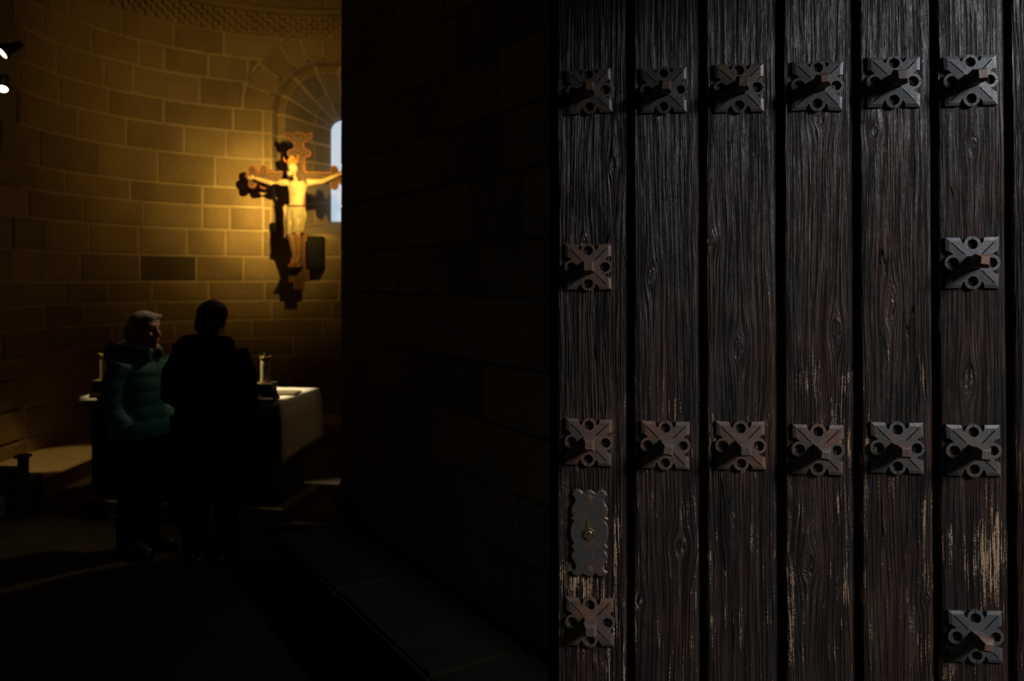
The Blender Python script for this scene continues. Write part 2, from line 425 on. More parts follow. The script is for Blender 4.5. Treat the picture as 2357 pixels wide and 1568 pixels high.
strip(lambda z: SCN + halfw(z, RI + 0.05), lambda z: PI*AR + 0.1, 40)
bmesh.ops.remove_doubles(bm, verts=list(bm.verts), dist=1e-5)
kid(obj('mortar', bm, 'mortar', root_apse))
ZCOURSE = [0.0, 0.30, 0.60, 0.88, 1.10, 1.32, 1.55, 1.78, 2.08, 2.396, 2.674, 2.905, 3.26, 3.58, 3.86, 4.18, 4.47, FZ0]
JOINTS = {   # joints read off the photograph, as pixel columns, per course index
    7: [322, 452, 560, 700], 6: [60, 150, 250, 350, 480, 610], 8: [30, 110, 205, 318, 430, 520, 606], 9: [193, 330, 466, 530, 606],
    10: [150, 300, 466, 606], 11: [90, 230, 364, 495, 606], 12: [40, 180, 290, 424, 521, 606], 13: [136, 250, 376, 537, 606],
    14: [130, 240, 306, 460, 560], 15: [100, 210, 320, 378, 480, 570], 16: [40, 120, 160, 280, 400, 515, 650]}
DARK_BLOCK = None
for ci in range(len(ZCOURSE) - 1):
    z0, z1 = ZCOURSE[ci], ZCOURSE[ci+1]
    js = [s_of(x) for x in JOINTS.get(ci, [])]
    js = [j for j in js if -1.0 < j < SCN + 0.3]
    first = min(js) if js else random.uniform(-0.2, 0.4)
    while first > -0.7: first -= random.uniform(0.45, 0.8); js.append(first)
    last = max(js)
    while last < PI * AR + 0.2: last += random.uniform(0.5, 0.9); js.append(last)
    js = sorted(js); out = []
    for j in js:
        if not out or j - out[-1] > 0.16: out.append(j)
    for a0, a1 in zip(out, out[1:]):
        segs = [(a0, a1)]
        if a0 < SCN < a1 and z1 > ZSILL and z0 < ZC + 0.8: segs = [(a0, SCN), (SCN, a1)]
        for s0, s1 in segs:
            def rng(z, s0=s0, s1=s1):
                w = halfw(z, RE + 0.012)
                if w == 0 or s0 >= SCN + w or s1 <= SCN - w: return s0, s1
                if (s0 + s1) / 2 < SCN: return min(s0, SCN - w - 0.03), min(s1, SCN - w)
                return max(s0, SCN + w), max(s1, SCN + w + 0.03)
            lo0, hi0 = rng(z0 + 0.01); lo1, hi1 = rng(z1 - 0.01)
            if max(hi0 - lo0, hi1 - lo1) < 0.07: continue
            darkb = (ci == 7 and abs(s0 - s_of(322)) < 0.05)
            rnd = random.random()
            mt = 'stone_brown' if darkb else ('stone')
            clipped = (lo0, hi0) != (s0, s1) or (lo1, hi1) != (s0, s1)
            o = patch('stone', apse, s0, s1, z0, z1, mt, root_apse, na=max(2, int((s1 - s0) / 0.12)), nb=6 if clipped else 2,
                      proud=0.009, gap=random.uniform(0.010, 0.019), jitter=0.003, arange=rng if clipped else None)
            kid(o)
# voussoirs of the outer arch on the wall face
def vous(a, rho):
    p, n = apse(SCN - rho * math.cos(a), ZC + rho * math.sin(a)); return p, n
angs = [0.0]
while angs[-1] < PI - 0.2: angs.append(angs[-1] + random.uniform(0.26, 0.36))
angs[-1] = PI
for a0, a1 in zip(angs, angs[1:]):
    kid(patch('voussoir', vous, a0 + 0.008, a1 - 0.008, RI + 0.0, RE, 'stone', root_apse, 3, 2, proud=0.012, back=0.05, gap=0.006, jitter=0.003))
# reveal, recess and splay of the window
def outline(t, a, zc, zb):
    """t 0..3: left jamb up, arch, right jamb down"""
    if t <= 1: return -a, zb + (zc - zb) * t
    if t >= 2: return a, zc - (zc - zb) * (t - 2)
    ph = PI - PI * (t - 1); return a * math.cos(ph), zc + a * math.sin(ph)
Y1, Y2 = 10.16, 11.02
ORD = ((RI, ZC, ZSILL), (0.54, ZC, ZSILL + 0.06), (0.145, 3.82, 2.58))
def reveal(t, d):
    x, z = outline(t, *ORD[0]); yw = AC.y + math.sqrt(AR*AR - x*x)
    p = Vector((AC.x + x, yw + (Y1 - yw) * d, z))
    c = Vector((AC.x, p.y, min(max(z, ZSILL + 0.3), ZC))); return p, (c - p).normalized()
def splay(t, d):
    a, zc, zb = (ORD[1][i] + (ORD[2][i] - ORD[1][i]) * d for i in range(3))
    x, z = outline(t, a, zc, zb); p = Vector((AC.x + x, Y1 + (Y2 - Y1) * d, z))
    c = Vector((AC.x, p.y - 0.35, min(max(z, zb), zc))); return p, (c - p).normalized()
def recess(t, d):
    return reveal(t, 1)[0].lerp(splay(t, 0)[0], d), Vector((0, -1, 0))
bm = bmesh.new()
def loft(fn, n=48, k=1, off=0.0):
    rows = []
    for j in range(k + 1):
        rows.append([bm.verts.new(fn(3.0 * i / n, j / k)[0] + fn(3.0 * i / n, j / k)[1] * off) for i in range(n + 1)])
    for r0, r1 in zip(rows, rows[1:]):
        for i in range(n): bm.faces.new((r0[i], r1[i], r1[i+1], r0[i+1]))
loft(reveal, off=-0.004); loft(splay, off=-0.004)
n = 48; r0 = [bm.verts.new(reveal(3*i/n, 1)[0]) for i in range(n+1)]; r1 = [bm.verts.new(splay(3*i/n, 0)[0]) for i in range(n+1)]
for i in range(n): bm.faces.new((r0[i], r1[i], r1[i+1], r0[i+1]))
kid(obj('window_reveal', bm, 'mortar', root_apse))
tj = [0, 0.21, 0.42, 0.62, 0.82, 1.0, 1.13, 1.27, 1.42, 1.58, 1.73, 1.87, 2.0, 2.2, 2.4, 2.6, 2.8, 3.0]
for i, (t0, t1) in enumerate(zip(tj, tj[1:])):
    g = 0.012
    kid(patch('jamb_stone', reveal, t0 + g, t1 - g, 0.02, 0.97, 'stone', root_apse, 3, 2, proud=0.012, back=0.02, gap=0.0, edge=0.006))
    kid(patch('jamb_stone', recess, t0 + g, t1 - g, 0.04, 0.96, 'stone', root_apse, 3, 1, proud=0.006, back=0.01, gap=0.0, edge=0.004))
    dd = [0.0, random.uniform(0.4, 0.65), 1.0]
    for d0, d1 in zip(dd, dd[1:]):
        kid(patch('splay_stone', splay, t0 + g, t1 - g, d0 + 0.015, d1 - 0.012, 'stone_grey', root_apse, 3, 2, proud=0.008, back=0.02, gap=0.0, edge=0.006))
# sloping sill
bm = bmesh.new()
sl = [(-RI - 0.02, 9.985, ZSILL - 0.01), (RI + 0.02, 9.985, ZSILL - 0.01), (0.16, Y2 + 0.02, 2.585), (-0.16, Y2 + 0.02, 2.585)]
top = [bm.verts.new((AC.x + x, y, z)) for x, y, z in sl]; bot = [bm.verts.new((AC.x + x, y, z - 0.07)) for x, y, z in sl]
bm.faces.new(top); bm.faces.new(bot[::-1])
for i in range(4): bm.faces.new((top[i-1], bot[i-1], bot[i], top[i]))
bmesh.ops.recalc_face_normals(bm, faces=list(bm.faces))
kid(obj('window_sill', bm, 'ledge_stone', root_apse))
# the narrow bright pane
bm = bmesh.new()
pts = [(-0.15, 2.55)] + [(0.15 * math.cos(PI - PI*i/14), 3.80 + 0.15 * math.sin(PI*i/14)) for i in range(15)] + [(0.15, 2.55)]
poly_prism(bm, pts, -0.01, 0.01)
win = obj('window_1', bm, 'window_glow'); win.matrix_world = Matrix.Translation((AC.x, Y2 + 0.03, 0)) @ Matrix.Rotation(PI/2, 4, 'X')
structure(win, 'narrow round-headed window slit glowing with pale daylight', 'window')
# carved string course with small checker billets
def sweep(prof, s0, s1, n, closed=True):
    rings = []
    for i in range(n + 1):
        s = s0 + (s1 - s0) * i / n; rings.append([bm.verts.new(apse(s, z)[0] + apse(s, z)[1] * d) for d, z in prof])
    m_ = len(prof)
    for A_, B_ in zip(rings, rings[1:]):
        for k in range(m_): bm.faces.new((A_[k], A_[(k+1) % m_], B_[(k+1) % m_], B_[k]))
    bm.faces.new(rings[0]); bm.faces.new(rings[-1][::-1])
    bmesh.ops.recalc_face_normals(bm, faces=list(bm.faces))
bm = bmesh.new(); sweep([(-0.03, FZ0), (0.03, FZ0), (0.07, FZ0 + 0.255), (0.13, FZ0 + 0.265), (0.12, FZ1), (-0.03, FZ1)], -0.4, PI*AR, 70)
fr = kid(obj('string_course', bm, 'stone', root_apse))
bm = bmesh.new(); cw = 0.066; nrow = 5
for r in range(nrow):
    k = 0; s = -0.35
    while s < PI * AR - 0.1:
        if (k + r) % 2 == 0:
            zb = FZ0 + 0.012 + r * 0.047; d0 = 0.028 + r * 0.010
            q = []
            for ss, zz, dd in ((s, zb, 0), (s + cw, zb, 0), (s + cw, zb + 0.045, 0), (s, zb + 0.045, 0), (s, zb, 1), (s + cw, zb, 1), (s + cw, zb + 0.045, 1), (s, zb + 0.045, 1)):
                p, n_ = apse(ss, zz); q.append(bm.verts.new(p + n_ * (d0 - 0.01 + dd * 0.062)))
            for f in ((4,5,6,7),(0,1,5,4),(1,2,6,5),(2,3,7,6),(3,0,4,7)): bm.faces.new([q[i] for i in f])
        s += cw; k += 1
bmesh.ops.recalc_face_normals(bm, faces=list(bm.faces))
bl = obj('billet', bm, 'stone', fr); bl['kind'] = 'stuff'
# half dome above
def dome(s, e):
    th = PI - s / AR; d = Vector((math.cos(th) * math.cos(e), math.sin(th) * math.cos(e), math.sin(e)))
    return AC + Vector((0, 0, FZ1)) + d * (AR + 0.05), -d
bm = bmesh.new(); rows = []
for j in range(13): rows.append([bm.verts.new(dome(PI*AR*i/36, PI/2 * j/12)[0]) for i in range(37)])
for a, c in zip(rows, rows[1:]):
    for i in range(36): bm.faces.new((a[i], c[i], c[i+1], a[i+1]))
kid(obj('dome_shell', bm, 'mortar', root_apse))
for e in range(3):
    s = -0.0
    while s < PI * AR - 0.2:
        s1 = min(PI * AR, s + random.uniform(0.5, 0.85))
        kid(patch('stone', dome, s, s1, 0.0 + e * 0.14, 0.14 + e * 0.14, 'stone', root_apse, 5, 2, proud=0.012, gap=0.008)); s = s1
# straight bit of the left wall gets blocks too (they show at the picture's left edge) - see course loop
# low stone ledge along the foot of the apse
LEDGE_H, LEDGE_W = 0.16, 0.72
led = empty('trim_1', (AC.x, AC.y, 0)); structure(led, 'low pale stone ledge running round the foot of the apse', 'ledge')
s = -4.6; i = 0
while s < PI * AR:
    s1 = min(PI * AR, s + random.uniform(0.55, 0.9)); bm = bmesh.new()
    sweep([(-0.03, 0.0), (LEDGE_W, 0.0), (LEDGE_W, LEDGE_H - 0.012), (LEDGE_W - 0.012, LEDGE_H), (LEDGE_W * 0.45, LEDGE_H + 0.004), (-0.03, LEDGE_H)], s + 0.004, s1 - 0.004, 6)
    kid(obj('ledge_slab', bm, 'ledge_stone', led)); s = s1

# ---- dark wall on the right that runs from the door to the pier
WA = Vector((-1.03, 4.91, 0)); WB = Vector((1.26, 1.265, 0)); WD = (WB - WA).normalized(); WN = Vector((WD.y, -WD.x, 0))
if WN.dot(Vector((-1, -1, 0))) < 0: WN = -WN
WL = (Vector((1.15, 1.44, 0)) - WA).length
def dwall(a, z): return WA + WD * a + Vector((0, 0, z)), WN
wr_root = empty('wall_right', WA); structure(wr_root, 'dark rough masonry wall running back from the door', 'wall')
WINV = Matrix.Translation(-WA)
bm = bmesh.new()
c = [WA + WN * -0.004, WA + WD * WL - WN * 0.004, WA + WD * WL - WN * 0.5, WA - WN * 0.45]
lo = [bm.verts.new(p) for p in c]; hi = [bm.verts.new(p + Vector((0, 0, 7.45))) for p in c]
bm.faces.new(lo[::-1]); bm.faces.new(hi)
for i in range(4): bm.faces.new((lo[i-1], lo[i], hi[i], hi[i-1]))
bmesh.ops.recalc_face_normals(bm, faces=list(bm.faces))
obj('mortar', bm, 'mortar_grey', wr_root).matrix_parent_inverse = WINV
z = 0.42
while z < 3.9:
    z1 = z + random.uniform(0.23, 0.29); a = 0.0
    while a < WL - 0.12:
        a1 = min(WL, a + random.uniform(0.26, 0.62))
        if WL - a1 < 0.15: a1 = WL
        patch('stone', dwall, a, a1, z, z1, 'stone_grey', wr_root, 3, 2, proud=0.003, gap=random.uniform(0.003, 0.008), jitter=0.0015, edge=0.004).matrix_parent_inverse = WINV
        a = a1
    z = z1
# end face of the pier, seen as a thin edge
WN2 = Vector((-WD.x, -WD.y, 0))
def dend(a, z): return WA - WN * a + Vector((0, 0, z)), WN2
z = 0.5
while z < 4.6:
    z1 = z + random.uniform(0.24, 0.3)
    patch('stone', dend, 0.0, 0.45, z, z1, 'stone_grey', wr_root, 3, 2, proud=0.010, gap=0.006).matrix_parent_inverse = WINV; z = z1
# moulded base of the pier
bm = bmesh.new()
lathe(bm, [(0.26, 0.0), (0.26, 0.20), (0.24, 0.22), (0.25, 0.26), (0.26, 0.31), (0.24, 0.36), (0.19, 0.38), (0.18, 0.44), (0.205, 0.48), (0.20, 0.53), (0.16, 0.58), (0.15, 0.66)], 28,
      Matrix.Translation(WA - WN * 0.14 + WD * 0.06))
structure(obj('trim_2', bm, 'stone_brown', smooth=True), 'dark round moulded base at the foot of the pier', 'pier base')
# stone bench along the dark wall
bench = empty('stone_bench', WA + WN * 0.22); tag(bench, 'low dark stone bench along the foot of the rough wall', 'bench')
BINV = Matrix.Translation(-(WA + WN * 0.22))
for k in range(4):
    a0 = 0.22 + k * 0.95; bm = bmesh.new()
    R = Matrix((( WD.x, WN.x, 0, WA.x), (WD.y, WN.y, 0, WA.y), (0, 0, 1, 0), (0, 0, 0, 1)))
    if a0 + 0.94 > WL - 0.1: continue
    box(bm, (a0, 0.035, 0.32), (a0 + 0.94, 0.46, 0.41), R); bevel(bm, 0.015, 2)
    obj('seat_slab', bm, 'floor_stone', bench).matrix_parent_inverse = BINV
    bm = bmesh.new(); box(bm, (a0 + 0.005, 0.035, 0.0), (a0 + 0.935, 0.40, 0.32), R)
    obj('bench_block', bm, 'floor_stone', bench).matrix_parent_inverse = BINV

# ------------------------------------------------------------------ the plank door
g_ = Vector((0.095, 1.0, -0.0157)); DN = (-g_).normalized(); DO = Vector((0, 1.3945, CZ))
DU = Vector((1, -0.095, 0)); DU = (DU - DN * DU.dot(DN)).normalized(); DV = DN.cross(DU)
DM = Matrix(((DU.x, DV.x, DN.x, DO.x), (DU.y, DV.y, DN.y, DO.y), (DU.z, DV.z, DN.z, DO.z), (0, 0, 0, 1)))
def px2door(x, y):
    d = Vector(((x - CX) / F, 1.0, (HY - y) / F)); o = Vector((0, 0, CZ))
    t = (DO - o).dot(DN) / d.dot(DN); p = o + d * t - DO
    return p.dot(DU), p.dot(DV)
door = empty('door_1', mw=DM); structure(door, 'heavy dark plank door studded with square iron bosses', 'door')
V0, V1 = -1.34, 0.98
EDGES = [(1284, 1437, 4), (1460, 1604, 6), (1627, 1780, 7), (1808, 1957, 8), (1984, 2142, 10), (2164, 2313, 10), (2336, 2492, 10), (2516, 2668, 10)]
U = [(px2door(a, 784)[0], px2door(b_, 784)[0], st * 0.0007) for a, b_, st in EDGES]
KNOTS = [(1567, 1258, .010, 1.6), (1860, 1300, .012, 2.2), (2093, 1272, .006, 1.5), (1635, 555, .009, 1.5), (2015, 300, .006, 1.6), (1888, 268, .010, 1.8), (2240, 330, .007, 2.0),
         (1700, 800, .010, 3.0), (1765, 962, .006, 1.3), (1826, 1170, .005, 1.3), (1472, 1383, .006, 1.4), (2132, 1382, .006, 1.3), (1500, 640, .008, 3.0), (2050, 700, .010, 3.5), (1925, 760, .010, 3.0), (1410, 380, .005, 3.0), (2230, 880, .010, 3.0), (1345, 560, .006, 2.5)]
KN = [(*px2door(x, y), r, k) for x, y, r, k in KNOTS]
WEARS = [  # centre px, radius px, strength : patches where the finish is gone
    (1420, 1290, 16, 130, .85), (1350, 1345, 70, 45, 1.0), (1300, 1340, 22, 60, .8), (1420, 1420, 20, 110, .8), (1410, 1540, 40, 50, .7), (1300, 1480, 18, 110, .6), (1310, 440, 40, 120, .42),
    (1930, 960, 30, 90, .85), (1890, 880, 50, 60, .55), (1820, 1200, 14, 140, .75), (1818, 1420, 14, 160, .85), (1950, 1120, 10, 120, .7), (1950, 1330, 9, 150, .65), (1925, 1180, 22, 40, .55),
    (1996, 1030, 14, 90, .9), (2128, 1200, 14, 60, .75), (2130, 870, 10, 70, .5), (2135, 1330, 10, 90, .5), (1990, 1330, 12, 160, .5), (2000, 1470, 10, 40, .6),
    (2180, 1275, 22, 60, .8), (2285, 1290, 36, 110, .95), (2235, 1290, 50, 70, .55), (2300, 1220, 14, 90, .7), (2180, 1540, 26, 40, 1.0), (2260, 1180, 50, 80, .45),
    (1463, 1400, 9, 160, .8), (1600, 1060, 9, 120, .5), (1640, 1020, 10, 60, .6), (1635, 980, 12, 40, .6), (1550, 935, 30, 25, .5), (1465, 1250, 8, 120, .5), (1783, 1300, 7, 200, .5), (1440, 910, 8, 20, .6), (1330, 1220, 24, 90, .35)]
WE = []
for x, y, rx, ry, s_ in WEARS:
    u, v_ = px2door(x, y); WE.append((u, v_, rx * 0.00072, ry * 0.00072, s_))
def wear_at(u, v_):
    w = 0.10 + 0.20 * min(1, max(0, (-0.05 - v_) / 0.35))
    for a, c, ra, rc, s_ in WE:
        d = ((u - a) / ra)**2 + ((v_ - c) / rc)**2
        if d < 6: w = max(w, s_ * math.exp(-d * 0.5))
    return w
RIDGE = [1.25, 0.55, 0.5, 0.5, 0.45, 0.4, 1.1, 0.6]
def make_plank(i):
    u0, u1, step = U[i]; ch = 0.0022
    # cross section: (u, w) from the left groove round to the right groove
    ncol = 34
    sec = [(u0, -0.026), (u0, -ch), (u0 + ch * 0.4, -ch * 0.4)] + [(u0 + ch + (u1 - u0 - 2*ch) * k / ncol, 0.0) for k in range(ncol + 1)] + \
          [(u1 - ch * 0.2, -ch * 0.4), (u1 + 0.0018, -ch * 1.2), (u1 + 0.0024, -0.010), (u1 + 0.0024 + step, -0.0115), (u1 + 0.0024 + step, -0.026)]
    nv = 300; ns = len(sec); verts = []; fac = []; grain = []; wear = []; seed = 13.7 * i
    for j in range(nv + 1):
        t = j / nv; v_ = V0 + (V1 - V0) * t
        for k, (u, w) in enumerate(sec):
            uu = u; ww = w
            if 2 <= k <= ncol + 4:
                edge = min(u - u0, u1 - u) / 0.02
                ww += 0.0007 * noise.noise(Vector((u * 30, v_ * 7, seed))) - (0.0012 * max(0, 1 - edge)**2) * (0.6 + noise.noise(Vector((u * 40, v_ * 14, seed + 5))))
                uu += 0.0006 * noise.noise(Vector((seed, v_ * 9, 0.0)))
            else: uu += 0.0008 * noise.noise(Vector((seed + (50 if k > 5 else 0), v_ * 12, 3.0)))
            gg = u + 0.012 * noise.noise(Vector((u * 5 + seed, v_ * 1.1, seed))) + 0.0035 * noise.noise(Vector((u * 22, v_ * 5, seed + 9)))
            for a, c, r, kk in KN:
                if abs(a - u) < 0.09 and abs(c - v_) < 0.30:
                    du = u - a; dv = (v_ - c) / kk; q = du * du + dv * dv + (0.35 * r)**2
                    gg -= du * (r * r * 1.2) / (q + (0.4 * r)**2)
                    if q < (1.2 * r)**2 and 3 <= k <= ncol + 3: ww -= 0.0010 * (1 - q / (1.2 * r)**2)
            verts.append((uu, v_, ww)); grain.append(gg); wear.append(wear_at(u, v_))
    for j in range(nv):
        for k in range(ns - 1):
            a = j * ns + k; fac.append((a, a + 1, a + ns + 1, a + ns))
    me = bpy.data.meshes.new('plank'); me.from_pydata(verts, [], fac); me.update()
    for nm, data in (('grain', grain), ('wear', wear), ('ridge', [RIDGE[i]] * len(grain))):
        at_ = me.attributes.new(nm, 'FLOAT', 'POINT'); at_.data.foreach_set('value', data)
    return obj_me('plank', me, 'door_wood', door, True)
for i in range(len(U)): make_plank(i)
bm = bmesh.new(); box(bm, (U[0][0] - 0.016, V0, -0.062), (U[-1][1] + 0.02, V1, -0.0255))
obj('backing_board', bm, 'door_back', door)

# square iron bosses
def boss_mesh(seed):
    rs = random.Random(seed); bm = bmesh.new(); A = 0.0395; FB = 0.0050; H0, H1 = 0.0050, 0.0082
    zf = lambda x: H0 + (H1 - H0) * (1 - x / A)                      # low pyramid
    for q in range(4):
        R = Matrix.Rotation(q * PI / 2, 4, 'Z')
        j = lambda s=0.0008: rs.uniform(-s, s)
        lobe_c, lobe_r = A - 0.0108, 0.0126; hole_r = 0.0080 + j(0.0004); fx = A - FB
        e = 0.00045
        # outline of the sector pointing to +x, starting near the centre on the lower diagonal
        nw, ni = 0.0172 + j(), 0.0125
        out = [(0.004, -0.004 + e * 2)]
        out += [(0.012, -0.012 + e*0.2), (0.0125, -0.0125 + e * 2.4), (0.0315, -0.0315 + e * 2.4), (0.0322, -0.0322 + e*0.2)]      # chiselled diagonal line
        out += [(fx, -fx + e * 0.2), (fx, -nw), (fx - 0.0045 + j(), -0.0146 + j(0.0004))]
        a_s = math.asin(min(1, ni / lobe_r * 0.98)); n = 10
        arc = []
        for k in range(n + 1):
            an = -1.52 + 3.04 * k / n; arc.append((lobe_c + lobe_r * math.cos(an), lobe_r * math.sin(an)))
        # slit from hole to rim
        arc = [p for p in arc if abs(p[1]) > 0.0008]
        half = len(arc) // 2
        hole = []; hn = 18
        out += arc[:half] + [(lobe_c + lobe_r, -0.0005), (lobe_c + hole_r, -0.0005)]
        for k in range(1, hn): an = -2 * PI * k / hn; out.append((lobe_c + hole_r * math.cos(an), hole_r * math.sin(an)))
        out += [(lobe_c + hole_r, 0.0005), (lobe_c + lobe_r, 0.0005)] + arc[half:]
        out += [(fx - 0.0045 + j(), 0.0146 + j(0.0004)), (fx, nw), (fx, fx - e * 0.2)]
        out += [(0.0322, 0.0322 - e*0.2), (0.0315, 0.0315 - e * 2.4), (0.0125, 0.0125 - e * 2.4), (0.012, 0.012 - e*0.2), (0.004, 0.004 - e * 2)]
        def emit(poly, zt):
            top = [bm.verts.new(R @ Vector((x, y, z_))) for (x, y), z_ in zip(poly, zt)]
            bot = [bm.verts.new(R @ Vector((x, y, 0.0002))) for x, y in poly]
            m_ = len(poly)
            for k in range(m_): bm.faces.new((bot[k-1], bot[k], top[k], top[k-1]))
            for t in tessellate_polygon([[Vector((x, y, 0)) for x, y in poly]]):
                try: bm.faces.new([top[k] for k in t])
                except ValueError: pass
        emit(out, [zf(x) for x, y in out])
        for sg in (-1, 1):                                           # folded-down corner facets
            cx = A + j(); poly = [(fx, sg * fx), (cx, sg * cx), (A - 0.0004, sg * (nw + 0.0008)), (fx, sg * nw)]
            emit(poly, [zf(fx), 0.0034, 0.0036, zf(fx)])
    bmesh.ops.recalc_face_normals(bm, faces=list(bm.faces))
    me = bpy.data.meshes.new('boss_plate'); bm.normal_update(); bm.to_mesh(me); bm.free(); return me
def stud_mesh(seed):
    rs = random.Random(seed); bm = bmesh.new(); j = lambda s: rs.uniform(-s, s)
    L = 0.042 + j(0.003); rows = []
    for (r, z_) in ((0.0098, 0.006), (0.0088, 0.016), (0.0100, L - 0.013), (0.0104, L - 0.008), (0.0062 + j(0.0008), L)):
        rows.append([bm.verts.new((sx * r + j(0.0006), sy * r + j(0.0006), z_ + (j(0.0008) if z_ > 0.02 else 0))) for sx, sy in ((-1,-1),(1,-1),(1,1),(-1,1))])
    for A_, B_ in zip(rows, rows[1:]):
        for k in range(4): bm.faces.new((A_[k-1], A_[k], B_[k], B_[k-1]))
    bm.faces.new(rows[0]); bm.faces.new(rows[-1])
    bmesh.ops.recalc_face_normals(bm, faces=list(bm.faces))
    bevel(bm, 0.0005)
    me = bpy.data.meshes.new('stud'); bm.normal_update(); bm.to_mesh(me); bm.free(); return me
BM = [boss_mesh(k) for k in range(4)]; SM = [stud_mesh(k + 20) for k in range(4)]
BMB = [m_.copy() for m_ in BM]
for m_ in BM: m_.materials.append(MATS['iron'])
for m_ in BMB: m_.materials.append(MATS['iron_brown'])
BOSSES = [(1356,211,102,2,0), (1527,209,104,1,0), (1700,204,111,0,0), (1880,199,113,-1,0), (2055,190,116,0,0), (2231,187,115,1,0),
          (1354,615,105,1,1), (2235,605,117,1,0),
          (1355,1017,106,-1,1), (1531,1024,109,0,1), (1704,1025,110,0,1), (1881,1034,114,-1,1), (2063,1030,116,0,0), (2238,1036,117,1,0),
          (1358,1430,109,1,1), (2243,1463,117,1,0)]
for k, (x, y, wpx, rot, br) in enumerate(BOSSES):
    u, v_ = px2door(x, y); Yd = (DO + DU * u + DV * v_).y
    sc_ = wpx * Yd / F / 0.079
    mw = Matrix.Translation((u, v_, 0.0004)) @ Matrix.Rotation(math.radians(rot + random.uniform(-1, 1)), 4, 'Z') @ Matrix.Diagonal((sc_, sc_, 1.05, 1))
    q = obj_me('boss_plate', (BMB if br else BM)[k % 4], None, door, mw=mw)
    st = obj_me('stud', SM[(k * 3 + 1) % 4], 'stud_rust', q, mw=Matrix.Rotation(math.radians(random.uniform(-8, 8)), 4, 'Z') @ Matrix.Rotation(math.radians(random.uniform(-3, 3)), 4, 'X'))
# lock plate
PX = 0.000737
def lockpt(x, y): return ((x - 325) / 3.35 * PX, -(y - 420) / 3.35 * PX)
side = [(465,132),(446,150),(437,172),(445,195),(460,218),(469,248),(462,278),(455,295),(474,314),(452,333),(463,352),(472,385),(474,420),(468,460),(452,503),(469,528),(447,556),(462,578),(469,602),(458,625),(441,652),(433,682),(442,700),(468,716)]
bott = [(452,742),(425,756),(395,752),(372,734),(350,750),(325,757)]
topp = [(325,92),(345,98),(372,113),(392,95),(420,88),(446,100)]
rh = topp + side + bott
lh = [(650 - x, y) for x, y in rh[1:-1]][::-1]
outl = [lockpt(x, y) for x, y in rh + lh]
bm = bmesh.new(); poly_prism(bm, outl, 0.0, 0.0048, bev=0.0022)
u, v_ = px2door(1356, 1225)
lock = obj('lock_plate', bm, 'iron_lock', door, mw=Matrix.Translation((u, v_, 0.0006)))
def cyl_part(name, mat, prof, x, y, n=28):
    bm = bmesh.new(); lathe(bm, prof, n); px, py = lockpt(x, y)
    return obj(name, bm, mat, lock, mw=Matrix.Translation((px, py, 0)))
cyl_part('keyhole_ring', 'brass', [(0.0102, 0.004), (0.0102, 0.0060), (0.0092, 0.0064), (0.0086, 0.0060), (0.0086, 0.004)], 321, 428)
cyl_part('keyhole_gap', 'keyway', [(0.0090, 0.0045), (0.0088, 0.0052)], 321, 428)
cyl_part('lock_cylinder', 'brass', [(0.0072, 0.0045), (0.0072, 0.0070), (0.0066, 0.0075), (0.001, 0.0075)], 319, 432)
bm = bmesh.new(); box(bm, (-0.0040, 0.0075, 0.0040), (0.0040, 0.0225, 0.0052)); box(bm, (-0.0028, 0.0075, 0.0050), (0.0028, 0.0205, 0.0060))
px, py = lockpt(320, 428); obj('keyhole_slot', bm, 'brass', lock, mw=Matrix.Translation((px, py, 0)))
bm = bmesh.new(); box(bm, (-0.0009, -0.0040, 0.0070), (0.0009, 0.0042, 0.0077)); box(bm, (-0.0020, -0.0020, 0.0070), (0.0004, 0.0012, 0.0077))
px, py = lockpt(319, 432); obj('key_slot', bm, 'keyway', lock, mw=Matrix.Translation((px, py, 0)) @ Matrix.Rotation(-0.25, 4, 'Z'))
for x, y, ang in ((326, 155, 0.5), (328, 697, 1.6)):
    bm = bmesh.new(); lathe(bm, [(0.0056, 0.0040), (0.0056, 0.0050), (0.0048, 0.0054), (0.001, 0.0056)], 18)
    px, py = lockpt(x, y); sc = obj('screw', bm, 'stud_rust', lock, mw=Matrix.Translation((px, py, 0)) @ Matrix.Rotation(ang, 4, 'Z'))
    bm = bmesh.new(); box(bm, (-0.0046, -0.0006, 0.0050), (0.0046, 0.0006, 0.0058)); obj('screw_slot', bm, 'keyway', lock, mw=sc.matrix_local.copy())

# ------------------------------------------------------------------ altar with its cloth
AX = Vector((-1.745, 6.06, 0)); rot = math.radians(-9.5); AW, AD, AH = 1.62, 0.76, 0.895
MA = Matrix.Translation(AX) @ Matrix.Rotation(rot, 4, 'Z')        # local: x to the left is negative, y goes back
alt = empty('altar', mw=MA); tag(alt, 'stone altar table with a dark front standing before the apse', 'altar')
bm = bmesh.new(); box(bm, (-AW + 0.10, 0.08, 0.10), (-0.10, AD - 0.06, AH - 0.10)); obj('altar_block', bm, 'stone_brown', alt)
bm = bmesh.new(); box(bm, (-AW, 0.02, AH - 0.10), (0.0, AD, AH)); bevel(bm, 0.008); obj('altar_slab', bm, 'stone', alt)
bm = bmesh.new(); box(bm, (-AW - 0.02, 0.0, 0.0), (0.04, AD, 0.10)); bevel(bm, 0.01); obj('altar_plinth', bm, 'stone_brown', alt)
bm = bmesh.new(); n = 60                                          # pleated dark hanging on the front
rows = []
for j in range(2):
    rows.append([bm.verts.new((-AW + 0.06 + (AW - 0.12) * k / n, 0.035 + 0.010 * math.sin(k * 1.9) + 0.006 * math.sin(k * 0.7), (0.14, AH - 0.102)[j])) for k in range(n + 1)])
for k in range(n): bm.faces.new((rows[0][k], rows[0][k+1], rows[1][k+1], rows[1][k]))
bmesh.ops.solidify(bm, geom=list(bm.faces), thickness=0.006); obj('frontal', bm, 'altar_front', alt, True)
